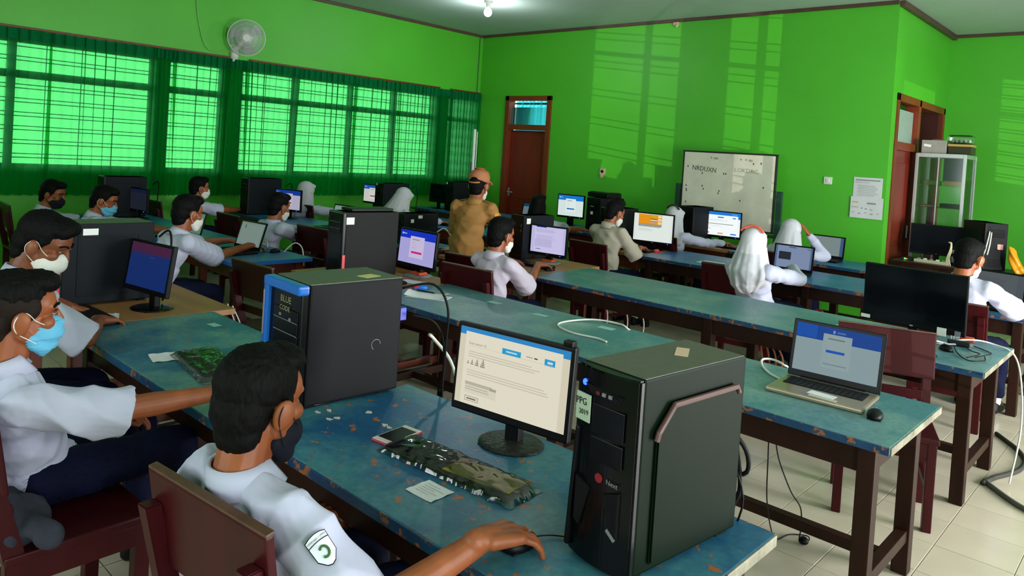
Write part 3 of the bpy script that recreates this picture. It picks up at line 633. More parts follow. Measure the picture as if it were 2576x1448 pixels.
# raised side panel: chamfered window shape
xs = w_/2
mb = MB(); y0_, y1_, z0_, z1_ = -.15, .185, .03, .40
mb.prism([(xs-.004, y0_, z0_), (xs-.004, y1_, z0_), (xs-.004, y1_, z1_), (xs-.004, y0_+.055, z1_), (xs-.004, y0_, z1_-.055)], (.013, 0, 0), b=.005); mb.build('raised_side_panel', side2, t1)
mb = MB(); mb.tube([(xs+.008, y0_-.004, z1_-.075), (xs+.010, y0_, z1_-.056), (xs+.010, y0_+.055, z1_), (xs+.010, y1_-.012, z1_+.001), (xs+.008, y1_, z1_-.016)], .0075, 8, smooth=0); mb.build('reddish_highlight_ridge', mat('reddish_highlight_paint', (92, 62, 60), .4), t1, label='reddish painted highlight ridge along the top of the side panel')  # highlight along the chamfer, put into the ridge's reddish colour
B('sticker', (-.012, .088, h_+.0015), (.034, .085, .0015), mat('peach_label', (226, 190, 160), .6), t1, rot=(0, 0, R(32)))
B('rear_plate', (0, d_/2-.002, h_/2), (w_-.02, .006, h_-.03), GREYP, t1); B('blue_video_plug', (.01, d_/2+.014, .265), (.035, .03, .018), BLUEPL, t1, .003); B('white_plug', (.05, d_/2+.018, .25), (.02, .04, .012), WHITEC, t1, .003)
for sx in (-1, 1):
    for sy in (-1, 1): B('foot', (sx*.07, sy*.18, .003), (.03, .05, .008), DARK, t1)
cables_of(t1, [[(.01, d_/2+.028, .265), (.05, d_/2+.05, .22), (.07, d_/2+.055, .10), (.05, d_/2+.06, .03), (.0, d_/2+.07, -.12), (-.02, d_/2+.06, -.3)], [(.05, d_/2+.03, .25), (.085, d_/2+.05, .20), (.085, d_/2+.06, .14), (.03, d_/2+.06, .09), (.02, d_/2+.07, -.1), (.03, d_/2+.1, -.3)]], BLACKC, .0065, 'thick_cable')
cables_of(t1, [[(0, d_/2, .19), (.04, d_/2+.035, .18), (.085, d_/2+.05, .07), (.05, d_/2+.06, -.06), (.01, d_/2+.07, -.2)]], BLACKC, .003)

# blue fronted tower
t2 = thing('desktop_computer', 'dark computer with a bright blue front frame on the foreground table', 'computer', (-2.41, 1.655, TZ), R(-3.5))
w_, d_, h_ = .27, .43, .45; yf = -d_/2; grys = mat('dark_grey_case', (20, 20, 23), .6, var=.1, scale=6, bump=.04, bscale=260)
B('case', (0, .012, h_/2+.004), (w_, d_-.03, h_-.010), grys, t2, .008); B('top_cover', (0, .012, h_-.001), (w_-.01, d_-.036, .006), mat('greenish_dusty_top', (86, 100, 78), .6, var=.18, scale=40), t2, .003)
B('front_panel', (0, yf+.012, h_/2), (w_-.012, .03, h_-.012), BLACKG, t2, .006)
mb = MB(); mb.box((0, yf, h_-.018), (w_+.008, .045, .036), .010, seg=3); mb.build('blue_top_trim', BLUEPL, t2); mb = MB(); mb.box((-w_/2+.012, yf, h_/2), (.030, .042, h_-.01), .009, seg=3); mb.build('blue_side_trim', BLUEPL, t2)
B('silver_inlay', (-w_/2+.004, yf-.019, h_-.14), (.010, .006, .17), mat('pale_rose_metal', (170, 150, 150), .3, metal=.5), t2, .002)
for z in (h_-.12, h_-.165, h_-.21): B('drive_bay', (.02, yf-.004, z), (w_*.66, .006, .040), BLACKG, t2, .003)
for z in (h_-.142, h_-.188): B('bay_seam', (.02, yf-.0075, z), (w_*.66, .002, .0025), GREYP, t2)
gm = mat('gold_lettering', (150, 146, 104), .4); text('logo_text', 'BLUE', .034, gm, t2, (.012, yf-.0045, h_-.070), (R(90), 0, 0), sx=1.1); text('logo_text', 'CODE', .026, gm, t2, (.012, yf-.0075, h_-.102), (R(90), 0, 0), sx=1.1)
mb = MB()
for x, z in ((-.02, h_-.128), (.055, h_-.135), (.012, h_-.26)): mb.box((x, yf-.008, z), (.014, .004, .010), .002)
mb.build('front_button', GREYP, t2)
B('front_port_panel', (.01, yf-.004, h_-.265), (.12, .006, .05), BLACK, t2, .004)
B('sticker', (.06, .10, h_+.0025), (.055, .075, .0015), mat('yellow_label', (214, 200, 130), .6), t2, rot=(0, 0, R(12)))
mb = MB(); mb.tube([(w_/2+.001, .10+.02*math.cos(a), .20+.02*math.sin(a)) for a in [k*math.pi/6 for k in range(9)]], .0015, 5, smooth=0); mb.build('cover_lock_ring', GREYP, t2)
for sx in (-1, 1):
    for sy in (-1, 1): B('foot', (sx*.1, sy*.16, .002), (.03, .05, .008), DARK, t2)
B('rear_plate', (0, d_/2-.002, h_/2), (w_-.02, .006, h_-.03), GREYP, t2); B('blue_video_plug', (.10, d_/2+.016, .30), (.04, .035, .05), mat('violet_blue_plug', (52, 60, 190), .4), t2, .003)

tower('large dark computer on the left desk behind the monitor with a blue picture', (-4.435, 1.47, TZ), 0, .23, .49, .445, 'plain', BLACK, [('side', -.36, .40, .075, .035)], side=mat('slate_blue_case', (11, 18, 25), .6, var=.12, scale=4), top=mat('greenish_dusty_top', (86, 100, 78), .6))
B('red_trim', (.118, -.232, .12), (.006, .012, .18), REDPL, [o for o in bpy.data.objects if o.get('label', '').startswith('large dark computer on the left')][0])
t4 = tower('dark grey computer with a torn white label behind the blue-fronted one', (-4.43, 3.24, TZ), -6, .21, .46, .475, 'none', BLACKG, [('side', -.78, .415, .075, .05)], side=mat('brown_grey_case', (28, 27, 26), .6, var=.1, scale=5))
B('red_trim', (.108, -.212, .09), (.004, .022, .17), REDPL, t4, .003); B('optical_drive', (0, .02, .49), (.16, .34, .02), BLACK, t4, .004)
tower('small dark computer with two white stickers, near the khaki teacher', (-5.74, 4.83, TZ), -4, .20, .42, .30, 'none', BLACK, [('side', -.55, .23, .035, .035), ('side', -.1, .27, .05, .03)])
tower('dark computer by the window behind the two boys at far left', (-8.55, 3.03, TZ), -3, .2, .44, .44, 'ridge', BLACK, side=mat('slate_blue_case', (20, 29, 38), .5), top=CASET)
tower('dark computer by the window behind the boy in profile', (-8.55, 4.66, TZ), -3, .2, .44, .45, 'none', BLACK, side=mat('slate_blue_case', (20, 29, 38), .5))
tower('dark computer by the window half hiding a bright screen', (-8.30, 6.52, TZ), -3, .2, .44, .43, 'ridge', BLACK, [('front', -.6, .41, .03, .03)])
tower('dark computer in the far window row behind the bowed veiled girl', (-8.48, 8.0, TZ), -3, .2, .44, .46, 'none', BLACK, [('front', -.6, .43, .03, .03)])
t10 = tower('tall dark computer with two small stickers beside the long haired girl', (-5.72, 8.06, TZ), -4, .24, .48, .45, 'none', BLACK, [('front', -.2, .35, .05, .05), ('front', -.2, .25, .04, .04)])
tower('dark computer beside the lilac document monitor', (-4.50, 5.20, TZ), -4, .17, .40, .405, 'none', BLACK, [('side', -.7, .355, .05, .05)], side=mat('slate_blue_case', (20, 29, 38), .5))
tower('dark computer behind the cropped haired boy in cream', (-4.78, 7.02, TZ), -4, .2, .44, .42, 'none', BLACK, [('side', -.4, .36, .05, .04)])
tower('dark computer behind the bright exam monitor', (-4.62, 8.45, TZ), -4, .26, .46, .44, 'none', BLACK, side=mat('slate_blue_case', (20, 29, 38), .5))
t14 = tower('dark computer with hanging cables on the table at the far right', (-1.72, 9.84, TZ), 38, .24, .46, .53, 'ridge', BLACK, [('front', .45, .27, .05, .05)], side=mat('dark_green_case', (26, 44, 34), .35))
B('pink_note', (.05, -.236, .275), (.06, .003, .055), mat('pink_paper', (226, 160, 150), .7), t14); mb = MB(); mb.ell((.125, -.1, .36), (.006, .01, .012)); mb.build('green_light', LEDG, t14)
cables_of(t14, [[(-.08, -.25, .44), (-.10, -.27, .36), (-.12, -.26, .22), (-.13, -.24, .16)], [(-.06, -.25, .43), (-.085, -.28, .3), (-.10, -.27, .18)]], WHITEC, .007, 'tangled_cable')

# screens: flat pages of coloured rectangles, drawn in unit coordinates (u right, v down)
def em(c, s=1.0): return mat('lit_pixels_%02x%02x%02x_%d' % (c[0], c[1], c[2], int(s*100)), c, .45, emit=s, spec=.08)
def screen(parent, w_, h_, cz, y, rects, s, tilt=0, ctr=(0, 0)):
    mats = []; mb = MB()
    for k, (u, v_, du, dv, c) in enumerate(rects):
        M = em(c, s)
        if M not in mats: mats.append(M)
        x0_, x1_ = (u-.5)*w_, (u+du-.5)*w_; z1_, z0_ = (.5-v_)*h_, (.5-v_-dv)*h_; yy_ = -.0002*(k+1) if k else 0
        mb.poly([(x0_, yy_, z0_), (x1_, yy_, z0_), (x1_, yy_, z1_), (x0_, yy_, z1_)], mats.index(M))
    o = mb.build('screen', mats, parent); o.location = (ctr[0], y, cz); o.rotation_euler = (-tilt, 0, 0); return o
def lines(u, v_, du, n, dv, c, gap_=2.0, seed=1):
    r = random.Random(seed); return [(u, v_+k*dv*gap_, du*r.uniform(.7, 1), dv, c) for k in range(n)]
def P_login(bg, hd, card, btn, full=False):
    r = [(0, 0, 1, 1, bg), (0, 0, 1, .24, hd), (.30, .16, .40, .66, card), (.36, .24, .2, .035, (150, 150, 160)), (.355, .62, .30, .065, btn), (.05, .08, .03, .06, (210, 225, 245)), (.09, .095, .09, .03, (170, 195, 235))]
    return r+lines(.37, .34, .12, 3, .02, tuple(int(x*.9) for x in card), 4)
P_SOAL = [(0, 0, 1, 1, (222, 214, 190)), (0, 0, 1, .10, (44, 140, 205)), (.055, .055, .885, .945, (236, 230, 208)), (.0, .10, .055, .9, (222, 214, 190)), (.41, .16, .17, .075, (38, 160, 216)), (.445, .185, .10, .02, (190, 226, 240)), (.79, .16, .09, .08, (38, 160, 216)), (.815, .185, .045, .03, (200, 230, 240)), (.63, .185, .055, .012, (168, 160, 140)), (.70, .183, .03, .016, (70, 66, 60)), (.095, .23, .78, .004, (206, 200, 182)),
    (.10, .10, .001, .001, (220, 214, 196))]+lines(.10, .30, .76, 3, .012, (206, 199, 178), 2.6, 3)+lines(.10, .545, .80, 3, .012, (206, 199, 178), 2.6, 5)+[(.095, .70, .30, .045, (198, 194, 172)), (.095, .70, .30, .15, (226, 220, 198)), (.095, .70, .26, .04, (190, 186, 164)), (.335, .715, .06, .03, (170, 166, 146)), (.10, .76, .22, .012, (190, 184, 162)), (.10, .79, .23, .012, (190, 184, 162)), (.36, .76, .001, .10, (190, 184, 162)),
    (.105, .885, .13, .062, (60, 54, 48)), (.108, .889, .124, .054, (232, 226, 204)), (.125, .907, .09, .018, (120, 112, 100))]
for k, (u, n) in enumerate(((.105, 2), (.145, 3), (.195, 4), (.255, 5))):
    for a in range(n):
        for b_ in range(a+1): P_SOAL.append((u+(b_-a/2)*.0092, .475-n*.022+a*.022, .0062, .016, (84, 78, 68)))
P_DOC = [(0, 0, 1, 1, (196, 190, 232)), (.14, .0, .30, .045, (40, 60, 150)), (.10, .04, .82, .96, (206, 200, 238))]+lines(.14, .10, .7, 4, .012, (168, 162, 206), 3, 4)+lines(.16, .34, .6, 6, .012, (172, 166, 208), 3, 9)+[(.16, .86, .14, .03, (130, 124, 170)), (.12, .5, .5, .28, (190, 184, 224))]
P_ORANGE = [(0, 0, 1, 1, (224, 232, 226)), (.06, .03, .88, .97, (230, 238, 232)), (.12, .02, .60, .36, (236, 152, 24)), (.12, .38, .60, .03, (120, 136, 128)), (.12, .42, .60, .03, (90, 116, 130)), (.12, .46, .56, .02, (150, 150, 90)), (.47, .06, .10, .05, (170, 200, 20)), (.42, .17, .18, .05, (90, 70, 40)), (.42, .20, .18, .035, (240, 232, 214)), (.42, .28, .16, .05, (170, 70, 40)), (.42, .30, .16, .02, (240, 226, 200)), (.62, .04, .09, .08, (240, 230, 180)), (.62, .15, .09, .09, (236, 220, 170)), (.62, .27, .09, .09, (236, 220, 170)), (.12, .12, .30, .006, (200, 124, 20)), (.12, .22, .30, .006, (200, 124, 20))]+lines(.12, .54, .4, 3, .012, (188, 196, 190), 3)
P_EXAM = [(0, 0, 1, 1, (236, 244, 246)), (0, 0, 1, .15, (22, 122, 214)), (0, .15, .04, .08, (22, 122, 214)), (.94, .12, .06, .14, (22, 122, 214)), (.03, .05, .03, .05, (200, 228, 246)), (.08, .06, .08, .03, (160, 206, 240)), (.78, .06, .14, .02, (150, 200, 240)), (.05, .13, .88, .85, (244, 250, 250)), (.40, .20, .16, .05, (40, 128, 206)), (.80, .20, .08, .05, (40, 128, 206)), (.10, .50, .72, .022, (90, 96, 100)), (.10, .70, .12, .045, (190, 196, 196)), (.05, .88, .14, .055, (204, 44, 60)), (.42, .88, .14, .055, (240, 160, 50)), (.76, .88, .15, .055, (40, 128, 206))]+lines(.10, .32, .6, 3, .010, (206, 212, 214), 3)+lines(.10, .58, .5, 2, .010, (206, 212, 214), 3)
def P_blank(c, extra=()): return [(0, 0, 1, 1, c), (.05, .08, .9, .86, tuple(min(255, x+8) for x in c))]+list(extra)

def monitor(label, loc, rz, w_, h_, zc, page, s=1.0, tilt=3, base='round', orange=False, name='monitor', bez=.014, led=True):
    t = thing(name, label, 'monitor', loc, R(rz)); zc -= loc[2]; ti = R(tilt)
    mb = MB(); mb.box((0, .012, 0), (w_, .026, h_), .006); mb.box((0, .035, -.01), (w_*.6, .03, h_*.6), .012); o = mb.build('housing', BLACK, t); o.location = (0, 0, zc); o.rotation_euler = (-ti, 0, 0)
    bb = .028
    if page: screen(t, w_-2*bez, h_-bez-bb, zc+(bb-bez)/2*math.cos(ti), -.0018-(bb-bez)/2*math.sin(ti)*-1, page, s, ti)
    else:
        o = B('screen', (0, 0, 0), (w_-2*bez, .002, h_-bez-bb), mat('dark_screen_glass', (9, 12, 16), .12), t); o.location = (0, -.001, zc+(bb-bez)/2); o.rotation_euler = (-ti, 0, 0)
    zb = zc-h_/2
    B('stand_neck', (0, .045, (zb+.06)/2+.005), (.055, .035, zb+.10), BLACK, t, .006)
    mb = MB()
    if base == 'round': mb.ell((0, .03, .004), (.115, .105, .012)); mb.box((0, .03, .0), (.16, .16, .006))
    else: mb.box((0, .03, .008), (.24, .17, .014), .006)
    mb.build('stand_base', GREYP if orange else BLACKG, t, True)
    if orange: B('orange_collar', (0, .035, .022), (.11, .08, .018), mat('orange_plastic', (214, 70, 30), .4), t, .008)
    if led: mb = MB(); mb.ell((w_/2-.06, -.003, zb+.014), (.005, .003, .005), sub=1); mb.build('power_light', LEDB, t)
    mb = MB(); mb.ell((0, -.002, zb+.014), (.012, .002, .005), sub=2); mb.build('badge', GREYP, t)
    return t
m1 = monitor('black monitor showing a cream exam page, foreground table', (-1.613, 1.80, TZ), 6.9, .474, .300, .955, P_SOAL, .86, 3.4)
for o in m1.children:
    if o.name.startswith('stand_base'): o.data.materials[0] = mat('film_wrapped_base', (52, 52, 50), .18, var=.5, scale=40, bump=.6, bscale=70)
B('webcam_clip', (.215, .01, .385), (.035, .03, .02), BLACK, m1, .005)
sc = [o for o in m1.children if o.name.startswith('screen')][0]
text('page_text', 'Soal nomor 12', .0125, mat('page_grey', (150, 142, 124), .6, emit=.6), m1, (-.138, -.006, .312), (R(86.6), 0, 0), extrude=0)
monitor('monitor with a dark blue picture on the left plywood desk', (-4.103, 1.605, TZ), 9, .405, .275, .955, [(0, 0, 1, 1, (14, 44, 112)), (0, 0, 1, .22, (74, 28, 66)), (0, .16, .5, .08, (62, 30, 72)), (.5, .28, .12, .03, (70, 40, 110))], .75, 8)
monitor('monitor with a lilac login page and magenta button', (-4.234, 3.587, TZ), -1, .44, .285, .935, P_login((176, 170, 226), (16, 50, 200), (206, 196, 230), (206, 40, 130)), .85, 4.5, orange=True)
monitor('monitor showing a lilac text document beside the boy holding a mouse', (-4.22, 5.10, TZ), 8, .39, .275, .93, P_DOC, .9, 1, orange=True)
monitor('monitor showing an orange picture', (-4.349, 7.051, TZ), 12, .475, .34, .965, P_ORANGE, .92, 0)
monitor('bright monitor showing an exam page with red, orange and blue buttons', (-4.323, 8.60, TZ), 10, .50, .335, .97, P_EXAM, 1.0, 0)
monitor('small monitor with a login page behind the boy in profile', (-8.02, 4.72, TZ), 20, .40, .27, .95, P_login((196, 190, 214), (24, 60, 170), (208, 202, 220), (90, 60, 70)), .72, 0)
monitor('dim dark monitor beside the computer at far left by the window', (-8.30, 3.10, TZ), 8, .38, .26, .935, [(0, 0, 1, 1, (40, 44, 60)), (0, 0, 1, .16, (24, 34, 74))], .5, 0)
monitor('bright screen half hidden behind a dark computer by the window', (-8.72, 6.50, TZ), 5, .42, .28, .97, P_login((214, 214, 206), (20, 90, 180), (226, 224, 216), (120, 80, 80)), .8, 0)
monitor('white login monitor beside the long haired girl', (-6.22, 7.95, TZ), 8, .42, .32, 1.02, P_login((216, 232, 228), (20, 120, 210), (226, 240, 236), (20, 110, 210)), .92, 0)
monitor('dark switched-off monitor behind the white login monitor', (-6.45, 8.18, TZ), -5, .36, .30, 1.0, None, led=False)
monitor('dark switched-off monitor in the far window row', (-8.85, 7.85, TZ), 0, .36, .30, .98, None, led=False)
bm_ = monitor('large switched-off black screen on the third row at the right', (-1.226, 5.03, TZ), -3.5, .585, .365, .965, None, 1, -2, 'box', bez=.008, led=False)
B('white_label', (-.27, -.004, .075), (.055, .003, .022), STICK, bm_); B('white_label', (.17, -.004, .065), (.05, .003, .048), STICK, bm_); B('white_label', (.255, -.004, .07), (.03, .003, .03), GREYP, bm_)
monitor('dark monitor on the far table before the glass cabinet', (-2.206, 9.90, TZ), 8, .57, .36, .985, None, 1, 0, led=False)

def laptop(label, loc, rz, w_, dp, lidh, page, s=.8, tilt=13, body=BLACK, deck=BLACK, name='laptop'):
    t = thing(name, label, 'laptop', loc, R(rz)); 
    B('base', (0, -dp/2, .010), (w_, dp, .018), body, t, .006); B('deck', (0, -dp/2, .0195), (w_-.012, dp-.012, .002), deck, t, .001)
    mb = MB(); 
    B('keyboard_well', (0, -dp*.33, .0208), (w_*.84, dp*.42, .0012), DARK, t)
    for r_ in range(5):
        for c in range(14): mb.box(((c-6.5)*w_*.84/14, -dp*.33+(r_-2)*dp*.42/5, .0225), (w_*.84/14-.003, dp*.42/5-.003, .003))
    mb.build('keys', KEYS, t); B('touchpad', (0, -dp*.78, .0210), (w_*.26, dp*.26, .001), GREYP if deck is not BLACK else DARK, t)
    ti = R(tilt); c, s_ = math.cos(ti), math.sin(ti)
    mb = MB(); mb.box((0, .004, lidh/2), (w_, .009, lidh), .004); o = mb.build('lid', BLACK if body is not SILVER else mat('black_lid_bezel', (22, 22, 24), .3), t); o.location = (0, .002, .020); o.rotation_euler = (-ti, 0, 0)
    if page:
        sh = lidh-.045; q = screen(t, w_-.034, sh, 0, 0, page, s, ti); off = lidh/2+.008; q.location = (0, .002-.0016*c+off*s_, .020+off*c)
    B('hinge', (0, .0, .02), (w_*.7, .014, .012), BLACK, t, .004)
    return t
l1 = laptop('silver laptop with a blue login page on the second row table', (-1.145, 3.455, TZ), 3.5, .40, .285, .262, [(0, 0, 1, 1, (160, 184, 190)), (0, 0, 1, .30, (10, 74, 168)), (0, .0, .25, .28, (14, 90, 196)), (.33, .14, .34, .70, (168, 190, 192)), (.44, .055, .025, .06, (150, 180, 210)), (.49, .07, .10, .035, (90, 130, 190)), (.39, .22, .20, .03, (120, 140, 146)), (.38, .47, .22, .055, (16, 96, 206)), (.36, .75, .28, .025, (136, 158, 164))], .62, 12, SILVER, SILVER)
B('white_label', (.02, -.215, .0222), (.11, .055, .001), PAPER, l1, rot=(0, 0, R(-6))); B('white_label', (.035, -.262, .0222), (.115, .03, .001), mat('grey_label', (190, 184, 170), .7), l1, rot=(0, 0, R(-4)))
laptop('black laptop with a pale page on the bright blue table', (-5.80, 3.05, TZ), 6, .36, .25, .24, P_blank((136, 158, 150), [(.18, .12, .06, .16, (90, 120, 112))]), .6, 17)
laptop('black laptop with a pale green page on the second window row', (-6.98, 4.78, TZ), 8, .38, .25, .25, P_blank((140, 172, 156)), .6, 17)
laptop('laptop with a dim page on the third window row behind the teacher', (-6.78, 6.50, TZ), 4, .40, .26, .26, P_blank((92, 128, 122)), .55, 10)
laptop('laptop with a blue banner page before the far brown door', (-6.95, 7.98, TZ), 2, .38, .25, .25, [(0, 0, 1, 1, (116, 142, 150)), (0, 0, 1, .22, (18, 70, 120)), (.28, .14, .4, .55, (136, 160, 166)), (.38, .55, .2, .05, (70, 92, 130))], .6, 10)
laptop('black laptop with a small dark picture in front of the girl with the red headband', (-2.745, 6.95, TZ), 4, .375, .25, .25, [(0, 0, 1, 1, (88, 116, 160)), (.05, .0, .9, 1, (138, 156, 190)), (.36, .03, .2, .05, (74, 100, 160)), (.86, .06, .1, .05, (96, 118, 170)), (.10, .28, .33, .36, (34, 44, 56))], .72, 9)
laptop('black laptop with a pale page beside the girl with a raised hand', (-2.98, 8.50, TZ), 2, .365, .25, .25, [(0, 0, 1, 1, (70, 100, 150)), (0, 0, .9, 1, (140, 160, 158)), (.3, .92, .3, .02, (90, 120, 150))], .65, 10)
laptop('dark laptop with a dull grey page at the right edge', (-1.10, 6.92, TZ), -12, .40, .26, .26, [(0, 0, 1, 1, (92, 100, 108)), (.0, .0, .86, 1, (100, 108, 112))]+lines(.1, .2, .6, 6, .012, (84, 92, 98), 4), .6, 7)
laptop('pale green laptop lid left of the laptop boy', (-6.72, 2.98, TZ), 5, .34, .24, .23, P_blank((110, 160, 130)), .5, 15)

# ------------------------------------------------------------------ keyboards, mice, small things
def keyboard(label, loc, rz, w_=.44, M=BLACK):
    t = thing('keyboard', label, 'keyboard', loc, R(rz)); B('keyboard_body', (0, 0, .010), (w_, .145, .018), M, t, .005); mb = MB()
    for r_ in range(6):
        for c in range(20): mb.box(((c-9.5)*(w_-.02)/20, (r_-2.5)*.0215, .021), ((w_-.02)/20-.003, .0185, .006))
    mb.build('keys', KEYS, t); return t
def mouse(label, loc, rz, M=BLACK, M2=None, cord=None):
    t = thing('mouse', label, 'mouse', loc, R(rz)); mb = MB(); mb.ell((0, 0, .010), (.031, .055, .024)); mb.box((0, 0, .003), (.052, .092, .006), .003); mb.build('mouse_body', M, t, True)
    B('scroll_wheel', (0, .03, .031), (.006, .014, .008), GREYP, t, .002)
    if M2: mb = MB(); mb.ell((0, -.018, .013), (.028, .040, .0235)); mb.build('palm_cover', M2, t, True)
    if cord: MB().tube(cord, .002, 5).build('cord', BLACKC, t, True)
    return t
keyboard('black keyboard at the left end of the nearest row', (-4.06, 1.31, TZ), 3)
keyboard('black keyboard before the lilac document monitor', (-4.20, 4.86, TZ), 2); keyboard('dusty keyboard before the orange picture monitor', (-4.42, 6.78, TZ), 2)
keyboard('dark keyboard under the hand of the veiled girl reaching right', (-4.05, 8.22, TZ), 0); keyboard('dark keyboard on the second row plywood desk', (-4.22, 3.25, TZ), 0); keyboard('dark keyboard before the white login monitor', (-6.1, 7.74, TZ), 0)
keyboard('dark keyboard by the boy in profile at the window', (-8.75, 4.55, TZ), 0)
mouse('black mouse under the hand of the foreground boy', (-1.165, 1.375, TZ), -4, cord=[(0, .05, .01), (.02, .10, .006), (.07, .14, .005), (.11, .15, .006)])
mouse('glossy black mouse right of the silver laptop', (-.885, 3.20, TZ), 12); mouse('black mouse beside the laptop on the bright blue table', (-5.66, 3.24, TZ), 20, cord=[(0, .05, .01), (-.03, .10, .006), (-.10, .09, .006), (-.14, .02, .006), (-.08, -.03, .006), (-.02, -.06, .006), (-.08, -.12, .006)])
mouse('blue and red mouse on the second row teal table', (-3.83, 3.30, TZ), -40, BLUEPL, REDPL); mouse('small red mouse before the orange picture monitor', (-4.19, 6.90, TZ), 10, REDPL)
mouse('black mouse lying on the third row table at the right', (-.985, 4.82, TZ), 30, BLACK); mouse('black mouse under the hand of the boy at the lilac monitor', (-3.935, 4.80, TZ), 0)
def flat(name, label, cat, loc, rz, w_, d_, M, curl=.004, prn=False):
    t = thing(name, label, cat, loc, R(rz)); vs = []; fs = []
    for i in range(7):
        for j in range(7):
            u, v_ = i/6-.5, j/6-.5; vs.append((u*w_, v_*d_, .0008+curl*(abs(u)*2)**3*(.6+.4*math.sin(j*2+i))))
    for i in range(6):
        for j in range(6): a = i*7+j; fs.append((a, a+7, a+8, a+1))
    me = bpy.data.meshes.new('sheet'); me.from_pydata(vs, [], fs); me.materials.append(M); link(bpy.data.objects.new('sheet', me), t)
    if prn:
        mb = MB()
        for k in range(5): mb.poly([(-w_*.36, d_*(.3-k*.13), .0022+curl*.1), (-w_*.36+w_*(.5+.2*(k % 2)), d_*(.3-k*.13), .0022+curl*.1), (-w_*.36+w_*(.5+.2*(k % 2)), d_*(.285-k*.13), .0022+curl*.1), (-w_*.36, d_*(.285-k*.13), .0022+curl*.1)])
        mb.build('print', GREYINK, t)
    return t
flat('note_paper', 'small white note slip in front of the wrapped keyboard, foreground', 'paper', (-1.528, 1.398, TZ), 2, .105, .092, PAPER, .003, True)
flat('note_paper', 'white paper slip beside the wrapped keyboard on the left table', 'paper', (-3.18, 1.33, TZ), -12, .13, .11, PAPER, .004); flat('note_paper', 'white paper slip lying by the keyboard on the plywood desk at left', 'paper', (-4.0, 1.40, TZ), -20, .16, .06, PAPER, .004)
flat('paper_patch', 'tiny white paper patch stuck on the left table', 'paper', (-3.60, 1.745, TZ), 5, .075, .045, mat('pale_patch', (150, 200, 190), .6), .0)
flat('paper_patch', 'pale sticker patch near the back edge of the second row table', 'paper', (-3.25, 3.43, TZ), 5, .10, .05, mat('pale_patch', (150, 200, 190), .6), .0); flat('paper_patch', 'pale sticker patch in the middle of the second row table', 'paper', (-2.85, 3.42, TZ), 5, .10, .05, mat('pale_patch', (150, 200, 190), .6), .0)
flat('paper_patch', 'pale sticker patch inside the white cord loop', 'paper', (-2.42, 3.50, TZ), 5, .10, .06, mat('pale_patch', (150, 200, 190), .6), .0)
flat('exam_paper', 'white sheet on the fourth row table beside the girl with the red headband', 'paper', (-3.45, 6.78, TZ), 4, .30, .21, mat('bright_paper', (220, 236, 240), .6), .002); flat('note_paper', 'white paper under the monitor with the magenta button', 'paper', (-4.05, 3.42, TZ), 20, .18, .12, PAPER, .004)
# folded white papers with a pen on the second row
fp = thing('folded_paper', 'folded white papers on the second row teal table', 'paper', (-3.60, 3.16, TZ), R(28)); vs = []; fs = []
for i in range(11):
    for j in range(5): u, v_ = i/10-.5, j/4-.5; vs.append((u*.27, v_*.13, .004+.020*max(0, math.sin(v_*3.2+1.2))+.012*(abs(u)*2)**4))
for i in range(10):
    for j in range(4): a = i*5+j; fs.append((a, a+5, a+6, a+1))
me = bpy.data.meshes.new('sheet'); me.from_pydata(vs, [], fs); me.materials.append(PAPER); me.polygons.foreach_set('use_smooth', np.ones(len(me.polygons), bool)); link(bpy.data.objects.new('sheet', me), fp); B('under_sheet', (.01, .01, .002), (.27, .14, .003), PAPER, fp)
pn = thing('pen', 'black pen lying on the folded white papers', 'pen', (-3.62, 3.17, TZ+.031), R(12)); mb = MB(); mb.cone((-.07, 0, 0), .0045, (.055, 0, 0), .0045, 10); mb.cone((.055, 0, 0), .0045, (.07, 0, 0), .001, 10); mb.build('barrel', BLACK, pn); mb = MB(); mb.cone((-.075, 0, 0), .005, (-.03, 0, 0), .005, 10); mb.build('pen_cap', INK, pn)
# phone
ph = thing('phone', 'white phone in a red case lying on the foreground table', 'phone', (-1.89, 1.567, TZ), R(7)); B('red_case', (0, 0, .005), (.082, .160, .010), mat('crimson_case', (176, 36, 62), .35), ph, .005); B('white_face', (0, 0, .0105), (.077, .155, .002), mat('white_glass', (224, 214, 212), .15), ph, .001); B('phone_screen', (0, 0, .0118), (.068, .112, .001), BLACKG, ph); mb = MB(); mb.cone((0, -.067, .0115), .006, (0, -.067, .0124), .006, 18); mb.build('home_button', mat('white_glass', (224, 214, 212), .15), ph)
